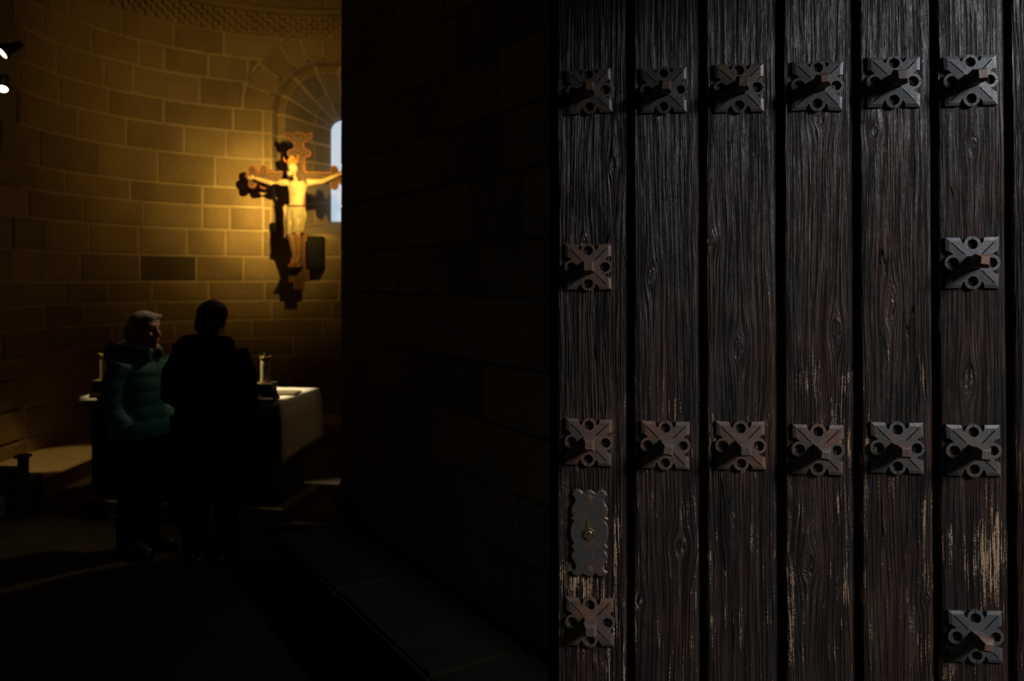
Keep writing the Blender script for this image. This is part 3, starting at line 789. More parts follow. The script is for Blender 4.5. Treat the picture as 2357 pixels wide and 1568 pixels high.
# cloth: top sheet, narrow lip in front, long drop on the right, short one on the left
bm = bmesh.new()
def drop(s, t, x0, sgn, dep0, dep1):
    dep = dep0 + (dep1 - dep0) * s
    fold = 0.006 * math.sin(s * 9 + 0.6) * t + 0.004 * math.sin(s * 23) * t * t
    return Vector((x0 + sgn * (0.010 + 0.018 * min(1, t * 4) + fold * 0.8 + 0.02 * t), -0.005 + (AD + 0.01) * s - 0.03 * t * (1 - s), AH + 0.004 - 0.012 * min(1, t * 6) - dep * t))
nx, ny, nt_ = 20, 16, 12
gridv = {}
for j in range(ny + 1):
    s_ = j / ny
    col_ = []
    for k in range(nt_, 0, -1): col_.append(drop(s_, k / nt_, -AW, -1, 0.06, 0.06))
    for k in range(nx + 1):
        wob = 0.0015 * noise.noise(Vector((k * 0.9, j * 0.8, 2)))
        col_.append(Vector((-AW - 0.008 + (AW + 0.016) * k / nx, -0.005 + (AD + 0.01) * s_, AH + 0.005 + wob)))
    for k in range(1, nt_ + 1): col_.append(drop(s_, k / nt_, 0.0, 1, 0.45, 0.385))
    gridv[j] = [bm.verts.new(p) for p in col_]
m_ = len(gridv[0])
for j in range(ny):
    for k in range(m_ - 1): bm.faces.new((gridv[j][k], gridv[j][k+1], gridv[j+1][k+1], gridv[j+1][k]))
lip = [gridv[0][nt_ + k] for k in range(nx + 1)]; prev = lip
for t in range(1, 4):
    cur = [bm.verts.new((p.co.x, -0.006 - 0.006 * t, AH + 0.005 - 0.011 * t - 0.004 * math.sin(p.co.x * 14))) for p in lip]
    for k in range(nx): bm.faces.new((cur[k], cur[k+1], prev[k+1], prev[k]))
    prev = cur
bmesh.ops.recalc_face_normals(bm, faces=list(bm.faces))
bmesh.ops.solidify(bm, geom=list(bm.faces), thickness=0.003)
cl = obj('altar_cloth', bm, 'cloth_white', None, True); cl.matrix_world = MA
tag(cl, 'white cloth laid over the altar, hanging long at its right end', 'altar cloth')
def on_altar(px, py):
    d = Vector(((px - CX) / F, 1, (HY - py) / F)); t = (AH + 0.009 - CZ) / d.z
    return Vector((0, 0, CZ)) + d * t
# candles and stands
def candle_set(px, py, lab_s, lab_c):
    p = on_altar(px, py); p.z = AH + 0.012; p += Vector((0, 0.085, 0))
    st = empty('candle_stand', p, rot + 0.1); tag(st, lab_s, 'candle stand', 'candle stands on the altar')
    bm = bmesh.new(); rows = []
    for r, z_ in ((0.086, 0.0), (0.086, 0.016), (0.076, 0.03), (0.066, 0.07), (0.066, 0.10), (0.074, 0.108), (0.074, 0.124)):
        rows.append([bm.verts.new((sx * r, sy * r * 0.85, z_)) for sx, sy in ((-1,-1),(1,-1),(1,1),(-1,1))])
    for A_, B_ in zip(rows, rows[1:]):
        for k in range(4): bm.faces.new((A_[k-1], A_[k], B_[k], B_[k-1]))
    bm.faces.new(rows[0]); bm.faces.new(rows[-1]); bmesh.ops.recalc_face_normals(bm, faces=list(bm.faces))
    obj('stand_block', bm, 'candle_base', st)
    bm = bmesh.new(); box(bm, (-0.070, -0.060, 0.124), (0.070, 0.060, 0.130)); obj('stand_rim', bm, 'stone_grey', st)
    ca = empty('candle', p + Vector((0, 0, 0.131)), 0.2); tag(ca, lab_c, 'candle', 'altar candles')
    bm = bmesh.new(); prof = [(0.036, 0.0), (0.037, 0.01), (0.035, 0.06), (0.036, 0.12), (0.034, 0.175), (0.030, 0.182)]
    lathe(bm, prof, 20); obj('candle_body', bm, 'candle_wax', ca, True)
    bm = bmesh.new(); lathe(bm, [(0.038, 0.172), (0.041, 0.180), (0.041, 0.192), (0.037, 0.196)], 20)
    for k in range(8): a = k * PI / 4; ell(bm, (0.039 * math.cos(a), 0.039 * math.sin(a), 0.197), 0.006, sub=1)
    cr = obj('candle_crown', bm, 'gold', ca)
    bm = bmesh.new(); lathe(bm, [(0.022, 0.19), (0.022, 0.205), (0.014, 0.215), (0.006, 0.222)], 14); obj('candle_cap', bm, 'black_metal', ca)
candle_set(603, 926, 'dark block candle stand at the clothed right end of the altar', 'thick cream candle with a gilt collar, on the altar beside the dark coat')
candle_set(229, 918, 'dark block candle stand half hidden behind the teal jacket', 'thick yellow candle mostly hidden behind the teal jacket')
p = on_altar(655, 906); bm = bmesh.new(); box(bm, (-0.11, -0.09, 0), (0.11, 0.09, 0.008)); box(bm, (-0.10, -0.085, 0.008), (-0.004, 0.085, 0.012)); box(bm, (0.004, -0.085, 0.008), (0.10, 0.085, 0.012))
bk = obj('altar_booklet', bm, 'stone_grey'); bk.location = (p.x, p.y, AH + 0.0125); bk.rotation_euler = (0, 0, rot + 0.1); tag(bk, 'thin open booklet lying on the white altar cloth', 'booklet')

# ------------------------------------------------------------------ crucifix
CRY = 9.52
cc = at(688, 408, CRY)
MC = Matrix.Translation(cc) @ Matrix.Rotation(math.radians(5), 4, 'Z') @ Matrix.Rotation(PI / 2, 4, 'X')     # local x right, y up, z to the viewer
cru = empty('crucifix', mw=MC); tag(cru, 'painted wooden crucifix with a pale carved figure, hung before the window', 'crucifix')
def lobe(cx_, cy_, r, a0, a1, n=7): return [(cx_ + r * math.cos(a0 + (a1 - a0) * k / n), cy_ + r * math.sin(a0 + (a1 - a0) * k / n)) for k in range(n + 1)]
def arm_pts(L, w):
    """upper edge of an arm along +x from the crossing to the tip, then its mirror"""
    up = [(0.09, w), (L - 0.25, w)] + lobe(L - 0.205, w + 0.030, 0.045, PI, 0.0) + [(L - 0.150, w - 0.012)] + lobe(L - 0.075, 0.085, 0.048, PI * 0.95, -0.35) + [(L - 0.035, 0.045)]
    tip = lobe(L - 0.035, 0.0, 0.042, 0.9, 0.0, 3)
    half = up + tip
    return half + [(x, -y) for x, y in half[-2::-1]]
def head_pts(L, w):
    half = [(0.09, w), (L - 0.305, w)] + lobe(L - 0.255, w + 0.02, 0.048, PI, 0.0) + [(L - 0.19, w - 0.01), (L - 0.135, w - 0.012), (L - 0.11, w + 0.03), (L - 0.085, 0.125)] + lobe(L - 0.050, 0.120, 0.040, PI * 0.75, -0.25, 5) + [(L - 0.035, 0.07)] + lobe(L - 0.03, 0.035, 0.03, 0.9, -0.6, 4) + [(L - 0.014, 0.0)]
    return half + [(x, -y) for x, y in half[-2::-1]]
def foot_pts(L, w):
    half = [(0.09, w), (L - 0.23, w), (L - 0.225, 0.115), (L - 0.085, 0.115), (L - 0.085, 0.062), (L, 0.062)]
    return half + [(x, -y) for x, y in half[::-1]]
def rotp(pts, k):
    c_, s_ = ((1,0),(0,1),(-1,0),(0,-1))[k]; return [(x * c_ - y * s_, x * s_ + y * c_) for x, y in pts]
outc = rotp(arm_pts(0.61, 0.072), 0) [::-1]
outc = []
outc += rotp(arm_pts(0.61, 0.068)[::-1], 0) + rotp(head_pts(0.535, 0.072)[::-1], 1) + rotp(arm_pts(0.61, 0.068)[::-1], 2) + rotp(foot_pts(1.31, 0.070)[::-1], 3)
bm = bmesh.new(); poly_prism(bm, outc, -0.045, 0.0, bev=0.004); brd = obj('cross', bm, 'cross_rim', cru)
bm = bmesh.new(); poly_prism(bm, outc, -0.004, 0.003, inset=0.017); obj('painted_panel', bm, 'cross_panel', brd)
# carved figure: one continuous body
bm = bmesh.new(); Z = 0.10
sh = [(-0.10, -0.075, Z), (0.105, -0.075, Z)]
tube(bm, [(0.0, -0.06, Z), (0.0, -0.13, Z + .01), (-0.005, -0.22, Z + .005), (-0.012, -0.32, Z + .005), (-0.02, -0.40, Z + .01)], [(.085, .045), (.108, .062), (.090, .056), (.080, .052), (.095, .058)], 16)
for sg, elbow, hand in ((-1, (-0.30, -0.085, Z), (-0.49, -0.025, 0.055)), (1, (0.28, -0.06, Z), (0.47, 0.03, 0.055))):
    s0 = sh[0 if sg < 0 else 1]
    tube(bm, [s0, ((s0[0] + elbow[0]) / 2, (s0[1] + elbow[1]) / 2 + .0, Z), elbow, ((elbow[0] + hand[0]) / 2, (elbow[1] + hand[1]) / 2, 0.08), hand], [.046, .037, .031, .028, .020], 12)
    ell(bm, (hand[0] + sg * 0.035, hand[1] + 0.008, 0.045), (0.038, 0.026, 0.014), sub=2)
    for f in range(4):
        y_ = hand[1] + 0.028 - f * 0.014; tube(bm, [(hand[0] + sg * 0.05, y_, 0.045), (hand[0] + sg * (0.098 - 0.006 * abs(f - 1.3)), y_ + 0.004, 0.043)], [.0085, .006], 8)
    tube(bm, [(hand[0] + sg * 0.015, hand[1] + 0.015, 0.05), (hand[0] + sg * 0.04, hand[1] + 0.052, 0.052)], [.009, .006], 8)
tube(bm, [(0, -0.07, Z), (-0.015, 0.0, Z + .015), (-0.028, 0.03, Z + .03)], [.042, .038, .04], 12)
HC = Vector((-0.045, 0.085, Z + 0.045))
ell(bm, HC, (0.060, 0.088, 0.072), (0.25, 0.0, 0.22))
ell(bm, HC + Vector((-0.022, -0.010, 0.072)), (0.011, 0.028, 0.016), sub=2)      # nose
ell(bm, HC + Vector((-0.012, 0.028, 0.058)), (0.036, 0.011, 0.014), sub=2)       # brow
ell(bm, HC + Vector((-0.030, -0.070, 0.045)), (0.030, 0.034, 0.030), sub=2)      # chin
for sg, hip, knee, ank in ((-1, (-0.065, -0.42, Z), (-0.072, -0.67, Z + 0.075), (-0.035, -0.93, Z + 0.005)), (1, (0.03, -0.42, Z), (0.012, -0.67, Z + 0.07), (0.012, -0.92, Z + 0.01))):
    tube(bm, [hip, ((hip[0] + knee[0]) / 2, (hip[1] + knee[1]) / 2, Z + .05), knee, ((knee[0] + ank[0]) / 2, (knee[1] + ank[1]) / 2 + .03, Z + .035), ank], [.060, .056, .041, .038, .024], 12)
    tube(bm, [(ank[0], ank[1] + .01, ank[2] - .01), (ank[0] - .012, ank[1] - .05, Z + .045), (ank[0] - .022, ank[1] - .095, Z + .075)], [(.024, .022), (.028, .020), (.022, .012)], 10)
corp = blob('carved_figure', bm, 'polychrome_skin', cru, 0.007, 3)
bm = bmesh.new()                                                      # wrapped cloth with vertical folds
rings = []; nr = 44
for j in range(11):
    t = j / 10; y_ = -0.335 - t * 0.355; ring = []
    for k in range(nr):
        a = 2 * PI * k / nr; fl = 1 + (0.06 + 0.13 * t) * math.sin(a * 9 + 1.2 * t) * min(1, t * 3)
        rx = (0.098 + 0.022 * math.sin(PI * min(1, t * 1.3)) + 0.004 * t) * fl; rz = (0.066 + 0.030 * t) * fl
        slant = 0.045 * t * math.cos(a - 0.6)
        ring.append(bm.verts.new((-0.018 + rx * math.cos(a) - 0.012 * t, y_ + slant, Z + 0.01 + 0.03 * t + rz * math.sin(a))))
    rings.append(ring)
for A_, B_ in zip(rings, rings[1:]):
    for k in range(nr): bm.faces.new((A_[k-1], A_[k], B_[k], B_[k-1]))
bm.faces.new(rings[0]); bm.faces.new(rings[-1]); bmesh.ops.recalc_face_normals(bm, faces=list(bm.faces))
lc = obj('loincloth', bm, 'loincloth', cru, True)
bm = bmesh.new(); tube(bm, [(-0.115, -0.345, Z + .04), (-0.135, -0.37, Z + .05), (-0.13, -0.45, Z + .05), (-0.14, -0.55, Z + .05)], [(.014, .024), (.026, .026), (.024, .018), (.020, .012)], 10, (0, 0, 1)); obj('knot_end', bm, 'loincloth', lc, True)
bm = bmesh.new(); tube(bm, [(-0.02 + 0.099 * math.cos(a), -0.345 - 0.008 * math.sin(a), Z + .01 + 0.068 * math.sin(a)) for a in [2*PI*k/24 for k in range(25)]], .011, 8, (0, 1, 0)); obj('belt', bm, 'cross_panel', lc, True)
bm = bmesh.new()
ell(bm, HC + Vector((0.012, 0.022, -0.022)), (0.070, 0.088, 0.066), (0.25, 0, 0.22)); tube(bm, [HC + Vector((0.045, 0.02, 0.0)), HC + Vector((0.062, -0.07, 0.005)), HC + Vector((0.075, -0.15, -0.01))], [.030, .028, .018], 10)
tube(bm, [HC + Vector((-0.05, 0.0, -0.01)), HC + Vector((-0.058, -0.07, 0.0)), HC + Vector((-0.05, -0.13, 0.0))], [.022, .022, .014], 10)
ell(bm, HC + Vector((-0.030, -0.092, 0.040)), (0.032, 0.030, 0.028), sub=2)
blob('carved_hair', bm, 'polychrome_hair', cru, 0.007, 2)
bm = bmesh.new(); n = 24; rr = []
CM = Matrix.Translation(HC + Vector((-0.004, 0.055, -0.005))) @ Matrix.Rotation(0.22, 4, 'Z') @ Matrix.Rotation(0.25, 4, 'X')
for j, (r, h) in enumerate(((0.069, 0.0), (0.072, 0.022), (0.084, 0.05))):
    rr.append([bm.verts.new(CM @ Vector((r * math.cos(2*PI*k/n), h + (0.040 if (j == 2 and k % 6 in (0,)) else (0.012 if j == 2 and k % 6 in (1, 5) else (-0.012 if j == 2 else 0))), r * 1.05 * math.sin(2*PI*k/n)))) for k in range(n)])
for A_, B_ in zip(rr, rr[1:]):
    for k in range(n): bm.faces.new((A_[k-1], A_[k], B_[k], B_[k-1]))
bmesh.ops.recalc_face_normals(bm, faces=list(bm.faces)); bmesh.ops.solidify(bm, geom=list(bm.faces), thickness=0.008); obj('carved_crown', bm, 'polychrome_crown', cru)
bm = bmesh.new(); box(bm, (-0.095, -1.055, -0.002), (0.06, -1.02, Z + 0.10)); bevel(bm, 0.006); obj('foot_rest', bm, 'cross_rim', cru)
bm = bmesh.new(); box(bm, (-0.03, -0.02, -0.62), (0.03, 0.02, -0.045)); obj('wall_bracket', bm, 'black_metal', cru)
# black box on the wall beside the foot of the cross
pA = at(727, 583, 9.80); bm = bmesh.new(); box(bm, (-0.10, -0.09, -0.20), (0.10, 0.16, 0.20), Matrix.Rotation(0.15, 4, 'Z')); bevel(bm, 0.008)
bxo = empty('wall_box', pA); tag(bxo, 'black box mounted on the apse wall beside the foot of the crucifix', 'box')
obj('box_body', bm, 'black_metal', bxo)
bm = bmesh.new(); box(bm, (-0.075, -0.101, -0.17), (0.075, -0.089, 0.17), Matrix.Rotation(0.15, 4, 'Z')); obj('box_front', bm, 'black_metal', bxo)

# ------------------------------------------------------------------ lamps
def lamp_head(name, loc, target, label, group='spotlight heads on the chapel walls', bracket=None, r=0.042, lens='lamp_lens'):
    o = empty(name, loc); o.rotation_euler = (Vector(target) - Vector(loc)).to_track_quat('-Z', 'Y').to_euler()
    tag(o, label, 'spotlight', group)
    bm = bmesh.new(); lathe(bm, [(r * 0.55, 0.17), (r * 0.8, 0.15), (r * 0.9, 0.06), (r * 1.12, 0.02), (r * 1.12, 0.0), (r * 1.04, 0.0), (r * 1.0, 0.014), (0.002, 0.015)], 24); obj('lamp_housing', bm, 'black_metal', o, True)
    bm = bmesh.new(); lathe(bm, [(r * 0.99, 0.010), (r * 0.8, 0.005), (0.002, 0.003)], 24); obj('lamp_glass', bm, lens, o)
    if bracket:
        bm = bmesh.new(); mw = Matrix.LocRotScale(Vector(loc), o.rotation_euler, None).inverted()
        tube(bm, [mw @ Vector(bracket), Vector((0, 0, 0.17))], 0.012, 10); obj('lamp_arm', bm, 'black_metal', o)
    return o
lens_u = at(5, 124, 6.2); lens_l = at(6, 206, 6.2)
lamp_head('spotlight', lens_u, lens_u + Vector((-0.50, -0.58, -0.62)), 'bright spotlight head high on the left wall', bracket=(-4.6, 6.3, lens_u.z + 0.05))
lamp_head('spotlight', lens_l, lens_l + Vector((0.25, -0.62, -0.80)), 'smaller bright spotlight head just below the other on the left wall', bracket=(-4.6, 6.3, lens_l.z + 0.05), r=0.036)
lamp_head('spotlight', LAMP_R + Vector((0.10, -0.03, 0.03)), (-2.9, 9.8, 2.85), 'spotlight head behind the dark pier aimed at the crucifix', bracket=(0.02, 6.5, LAMP_R.z + 0.1))
for k, (deg, pw, tz) in enumerate(((15, 680, 2.78), (26, 660, 2.76), (40, 260, 2.80), (64, 75, 3.15))):
    spot('spot_crucifix', LAMP_R + Vector((0.012 * k, 0, -0.012 * k)), (-2.80 - 0.05 * k, 9.8, tz), pw, deg, 1.0, WARM, 0.035)
spot('spot_apse', LAMP_R + Vector((0.0, -0.06, 0.10)), (-2.95, 9.6, 3.85), 66, 86, 1.0, WARM, 0.04)
spot('spot_people', LAMP_R + Vector((0.05, -0.10, -0.05)), (-2.2, 5.70, 1.62), 72, 33, 1.0, (1.0, 0.70, 0.42), 0.04)
spot('spot_cloth', LAMP_R + Vector((-0.03, -0.10, -0.10)), (-1.66, 6.40, 0.80), 11, 20, 1.0, (1.0, 0.72, 0.34), 0.04)
spot('spot_altar', LAMP_L + Vector((0.06, 0.02, -0.02)), (-2.14, 6.58, 0.93), 720, 21, 0.7, (1.0, 0.80, 0.44), 0.03)
spot('spot_candle', LAMP_L + Vector((0.05, 0.04, -0.01)), (-1.86, 6.17, 1.10), 420, 8.5, 0.6, (1.0, 0.78, 0.40), 0.03)
spot('spot_candle', LAMP_L + Vector((0.03, 0.04, -0.03)), (-3.17, 6.42, 1.08), 120, 13, 0.6, (1.0, 0.74, 0.34), 0.03)
spot('spot_ledge', LAMP_L + Vector((0.0, 0.06, -0.03)), (-4.16, 7.48, 0.10), 95, 20, 0.4, (1.0, 0.64, 0.20), 0.03)

# ------------------------------------------------------------------ people
def hand(bm, w, d, up, s=1.0, curl=0.4):
    """w wrist, d direction of the fingers, up = thumb side"""
    w = Vector(w); d = Vector(d).normalized(); up = Vector(up); up = (up - d * up.dot(d)).normalized(); nrm = d.cross(up)
    tube(bm, [w, w + d * .05 * s, w + d * .095 * s], [(.026 * s, .018 * s), (.040 * s, .017 * s), (.038 * s, .014 * s)], 12, up)
    for k, (o, L) in enumerate(((.030, .070), (.010, .080), (-.010, .074), (-.029, .058))):
        b_ = w + d * .088 * s + up * o * s; m1 = b_ + (d + nrm * curl * .4).normalized() * L * .5 * s; m2 = m1 + (d + nrm * curl * 1.6).normalized() * L * .5 * s
        tube(bm, [b_, m1, m2], [.0098 * s, .0092 * s, .0078 * s], 8)
    b_ = w + d * .030 * s + up * .028 * s; m1 = b_ + (d * .6 + up * .8).normalized() * .040 * s; tube(bm, [b_, m1, m1 + (d * .9 + up * .3).normalized() * .030 * s], [.012 * s, .011 * s, .009 * s], 8)
# woman in the teal jacket; local x forward, y left
wp = Vector(((324 - CX) / F * 5.4, 5.4, 0)); rz = math.radians(-20)
wom = empty('person', wp, rz); tag(wom, 'grey-haired person in a teal hooded padded jacket, looking towards the dark-coated companion', 'person')
HZ = 1.475
def headshape(bm, c, tilt=0.0):
    c = Vector(c)
    ell(bm, c + Vector((-0.008, 0, 0.02)), (0.094, 0.074, 0.098)); ell(bm, c + Vector((0.030, 0, -0.045)), (0.060, 0.056, 0.072))
    ell(bm, c + Vector((0.062, 0, -0.098)), (0.030, 0.030, 0.024), sub=2)                   # chin
    tube(bm, [c + Vector((0.086, 0, 0.018)), c + Vector((0.104, 0, -0.012)), c + Vector((0.113, 0, -0.030)), c + Vector((0.094, 0, -0.040))], [(.009, .010), (.011, .012), (.013, .014), (.009, .014)], 10, (1, 0, 0))
    ell(bm, c + Vector((0.072, 0, 0.034)), (0.022, 0.050, 0.012), sub=2)                      # brow
    for sg in (-1, 1):
        ell(bm, c + Vector((0.060, sg * 0.036, -0.030)), (0.026, 0.020, 0.022), sub=2)        # cheek
        ell(bm, c + Vector((-0.008, sg * 0.076, -0.008)), (0.020, 0.008, 0.032), sub=2)       # ear
    ell(bm, c + Vector((0.086, 0, -0.061)), (0.014, 0.024, 0.008), sub=2); ell(bm, c + Vector((0.083, 0, -0.074)), (0.014, 0.020, 0.009), sub=2)
bm = bmesh.new(); headshape(bm, (0.045, 0, HZ))
tube(bm, [(0.0, 0, 1.24), (0.01, 0, 1.34), (0.03, 0, 1.42)], [.062, .055, .056], 14)
tube(bm, [(0, 0, .80), (0, 0, .95), (-.01, 0, 1.10), (-.005, 0, 1.24), (0, 0, 1.30)], [(.125, .170), (.120, .155), (.120, .165), (.105, .180), (.07, .09)], 20)
for sg in (-1, 1):
    tube(bm, [(0, sg * .15, 1.26), (-.02, sg * .195, 1.13), (-.02, sg * .205, 1.02), (.0, sg * .19, .93), (.05, sg * .15, .86)], [.055, .050, .042, .038, .026], 12)
    hand(bm, (.05, sg * .15, .86), (.15, -sg * .95, -.05), (0.2, 0, 1), 0.80, 0.15)
    tube(bm, [(0, sg * .085, .86), (.01, sg * .09, .65), (.015, sg * .09, .46), (-.01, sg * .09, .25), (-.015, sg * .09, .08)], [.090, .074, .055, .052, .036], 14)
    tube(bm, [(-.04, sg * .09, .045), (.08, sg * .095, .04), (.17, sg * .10, .03)], [(.04, .035), (.035, .042), (.022, .032)], 12, (0, 0, 1))
blob('body', bm, 'skin', wom, 0.008, 2)
for sg in (-1, 1):
    bm = bmesh.new(); ell(bm, (0.045 + 0.080, sg * 0.031, HZ + 0.012), (0.008, 0.012, 0.007), sub=2); obj('eye', bm, 'eye', wom, True)
bm = bmesh.new()
ell(bm, (0.022, 0, HZ + 0.045), (0.108, 0.092, 0.086)); ell(bm, (-0.035, 0, HZ - 0.01), (0.072, 0.088, 0.085)); ell(bm, (0.088, 0.0, HZ + 0.085), (0.045, 0.065, 0.030)); ell(bm, (-0.05, 0, HZ - 0.075), (0.05, 0.065, 0.04))
for sg in (-1, 1): ell(bm, (0.0, sg * 0.066, HZ + 0.0), (0.052, 0.022, 0.060), sub=2)
ell(bm, (0.112, 0.02, HZ + 0.092), (0.026, 0.05, 0.016), sub=2)
blob('hair', bm, 'hair_grey', wom, 0.009, 2)
bm = bmesh.new()
tube(bm, [(-.01, 0, .775), (-.01, 0, .82), (-.01, 0, .95), (-.015, 0, 1.10), (-.01, 0, 1.22), (0, 0, 1.30), (.015, 0, 1.36)], [(.165, .200), (.172, .205), (.165, .192), (.160, .190), (.140, .188), (.108, .145), (.082, .088)], 28)
for sg in (-1, 1):
    tube(bm, [(-.005, sg * .165, 1.27), (-.02, sg * .212, 1.14), (-.02, sg * .222, 1.01), (.015, sg * .205, .92), (.06, sg * .18, .85)], [.072, .070, .066, .062, .060], 16)
    tube(bm, [(.10, sg * .06, 1.30), (.12, sg * .035, 1.36)], [.034, .022], 10)
# hood lying on the back
tube(bm, [(.03, .125, 1.335), (-.06, .145, 1.345), (-.145, .09, 1.335), (-.17, 0, 1.325), (-.145, -.09, 1.335), (-.06, -.145, 1.345), (.03, -.125, 1.335)], [.035, .052, .068, .075, .068, .052, .035], 14, (0, 0, 1))
ell(bm, (-.155, 0, 1.27), (.075, .13, .09))
blob('jacket', bm, 'jacket_teal', wom, 0.011, 3)
bm = bmesh.new(); tube(bm, [(0.018 + 0.085 * math.cos(a), 0.080 * math.sin(a), 1.372 + 0.016 * -math.cos(a)) for a in [2*PI*k/20 for k in range(20)]] + [(0.103, 0, 1.356)], [.020] * 21, 10, (0, 0, 1)); obj('scarf', bm, 'scarf_pink', wom, True)
bm = bmesh.new()
for sg in (-1, 1): tube(bm, [(0, sg * .08, .88), (.005, sg * .09, .70), (.01, sg * .092, .46), (-.01, sg * .092, .25), (-.015, sg * .095, .06)], [(.125, .105), (.108, .092), (.086, .080), (.078, .074), (.074, .072)], 16)
blob('trousers', bm, 'trousers_dark', wom, 0.012, 3)
for sg in (-1, 1):
    bm = bmesh.new(); tube(bm, [(-.085, sg * .095, .052), (-.02, sg * .095, .058), (.09, sg * .098, .05), (.17, sg * .102, .040), (.195, sg * .102, .034)], [(.040, .034), (.056, .042), (.049, .050), (.038, .044), (.026, .028)], 14, (0, 0, 1)); obj('shoe', bm, 'shoe_black', wom, True)
# person in the long black coat, seen from behind
pp = Vector(((486 - CX) / F * 5.2, 5.2, 0)); rz2 = math.radians(80)
man = empty('person', pp, rz2); tag(man, 'person with tied dark hair in a long black coat, seen from behind', 'person')
HZ2 = 1.555
bm = bmesh.new(); headshape(bm, (0.035, 0, HZ2))
tube(bm, [(0.0, 0, 1.32), (0.01, 0, 1.42), (0.02, 0, 1.50)], [.062, .054, .056], 14)
tube(bm, [(0, 0, .86), (0, 0, 1.0), (-.01, 0, 1.16), (-.005, 0, 1.32), (0, 0, 1.38)], [(.120, .165), (.112, .145), (.115, .165), (.105, .185), (.07, .09)], 20)
for sg in (-1, 1):
    tube(bm, [(0, sg * .16, 1.35), (-.02, sg * .225, 1.20), (-.02, sg * .245, 1.08), (.10, sg * .20, 1.0), (.21, sg * .10, 1.0)], [.055, .050, .042, .038, .026], 12)
    hand(bm, (.21, sg * .10, 1.0), (.6, -sg * .7, .1), (0.1, 0, 1), 0.95)
    tube(bm, [(0, sg * .085, .90), (.01, sg * .095, .70), (.015, sg * .10, .49), (-.01, sg * .10, .26), (-.015, sg * .10, .08)], [.090, .074, .056, .053, .036], 14)
    tube(bm, [(-.04, sg * .10, .045), (.08, sg * .105, .04), (.17, sg * .11, .03)], [(.04, .035), (.035, .042), (.022, .032)], 12, (0, 0, 1))
blob('body', bm, 'skin', man, 0.008, 2)
for sg in (-1, 1):
    bm = bmesh.new(); ell(bm, (0.035 + 0.080, sg * 0.031, HZ2 + 0.012), (0.008, 0.012, 0.007), sub=2); obj('eye', bm, 'eye', man, True)
bm = bmesh.new(); ell(bm, (0.012, 0, HZ2 + 0.035), (0.112, 0.093, 0.092)); ell(bm, (-0.045, 0, HZ2 - 0.03), (0.070, 0.084, 0.085)); ell(bm, (-0.03, 0, HZ2 - 0.085), (0.06, 0.062, 0.05))
for sg in (-1, 1): ell(bm, (0.0, sg * 0.066, HZ2 + 0.0), (0.055, 0.024, 0.060), sub=2)
tube(bm, [(-0.09, -0.055, HZ2 - 0.05), (-0.115, -0.068, HZ2 - 0.09), (-0.115, -0.07, HZ2 - 0.14), (-0.10, -0.072, HZ2 - 0.19)], [.026, .030, .028, .012], 12)
hr = blob('hair', bm, 'hair_dark', man, 0.009, 2)
bm = bmesh.new(); tube(bm, [(-0.112 + 0.0, -0.066 + 0.032 * math.cos(a), HZ2 - 0.072 + 0.030 * math.sin(a)) for a in [2*PI*k/14 for k in range(15)]], .011, 8, (1, 0, 0)); obj('hair_tie', bm, 'hair_tie', man, True)
bm = bmesh.new()
tube(bm, [(.0, .0, .565), (.0, .0, .60), (0, 0, .80), (-.005, 0, 1.0), (-.01, 0, 1.15), (-.008, 0, 1.30), (0, 0, 1.385), (.01, 0, 1.45)], [(.215, .310), (.215, .308), (.195, .275), (.165, .225), (.158, .218), (.142, .215), (.105, .160), (.078, .082)], 32)
for sg in (-1, 1):
    tube(bm, [(-.005, sg * .175, 1.35), (-.03, sg * .245, 1.21), (-.03, sg * .265, 1.07), (.09, sg * .225, .99), (.185, sg * .13, .99)], [.075, .074, .068, .060, .050], 16)
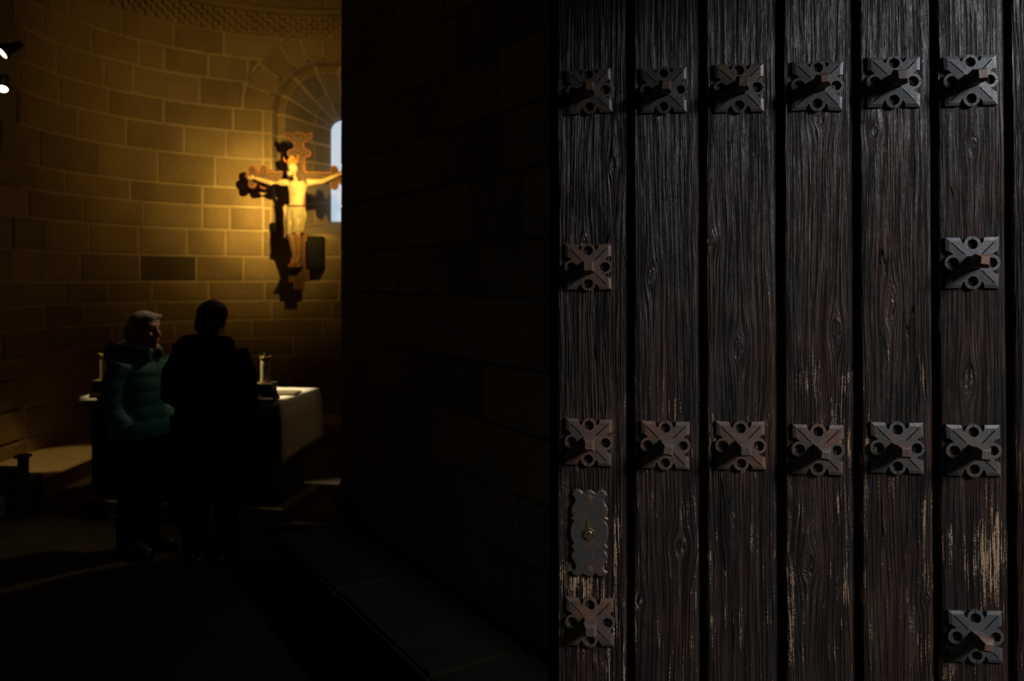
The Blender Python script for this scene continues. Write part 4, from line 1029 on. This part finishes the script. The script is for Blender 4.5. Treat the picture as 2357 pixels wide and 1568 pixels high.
tube(bm, [(.02, .155, 1.40), (-.06, .165, 1.40), (-.135, .095, 1.41), (-.155, 0, 1.415), (-.135, -.095, 1.41), (-.05, -.14, 1.415), (.03, -.12, 1.41)], [.020, .040, .055, .060, .052, .040, .028], 14, (0, 0, 1))
tube(bm, [(-.05, .15, 1.39), (-.06, .215, 1.385), (-.05, .245, 1.375)], [.035, .022, .008], 10, (0, 0, 1))
ell(bm, (-.14, 0, 1.33), (.06, .12, .10))
blob('coat', bm, 'coat_black', man, 0.011, 3)
bm = bmesh.new()
for sg in (-1, 1): tube(bm, [(0, sg * .085, .90), (.005, sg * .10, .70), (.01, sg * .104, .48), (-.01, sg * .104, .26), (-.015, sg * .105, .06)], [(.12, .10), (.105, .092), (.084, .078), (.076, .072), (.078, .074)], 16)
blob('trousers', bm, 'trousers_dark', man, 0.012, 3)
for sg in (-1, 1):
    bm = bmesh.new(); tube(bm, [(-.085, sg * .105, .052), (-.02, sg * .105, .058), (.09, sg * .108, .05), (.17, sg * .112, .040), (.20, sg * .112, .034)], [(.040, .034), (.056, .042), (.049, .050), (.038, .044), (.026, .028)], 14, (0, 0, 1)); obj('shoe', bm, 'shoe_black', man, True)

# ------------------------------------------------------------------ low wooden kneeler at the far left
kb = empty('kneeler', (-3.75, 6.25, 0)); tag(kb, 'low dark wooden kneeler with a capped post, silhouetted against the pale ledge', 'kneeler')
bm = bmesh.new(); box(bm, (-0.03, -0.03, 0), (0.03, 0.03, 0.44)); bevel(bm, 0.004); pst = obj('post', bm, 'dark_wood', kb)
bm = bmesh.new(); box(bm, (-0.05, -0.045, 0.44), (0.045, 0.045, 0.465)); bevel(bm, 0.004); obj('post_cap', bm, 'dark_wood', pst)
bm = bmesh.new(); box(bm, (-0.75, -0.06, 0.26), (-0.03, 0.10, 0.36)); bevel(bm, 0.02, 2); obj('kneeling_pad', bm, 'dark_wood', kb)
bm = bmesh.new(); box(bm, (-0.70, -0.02, 0.0), (-0.03, 0.02, 0.26)); obj('panel', bm, 'dark_wood', kb)
bm = bmesh.new(); box(bm, (-0.06, -0.08, 0.0), (0.08, 0.12, 0.30)); bevel(bm, 0.01); obj('end_block', bm, 'dark_wood', kb)
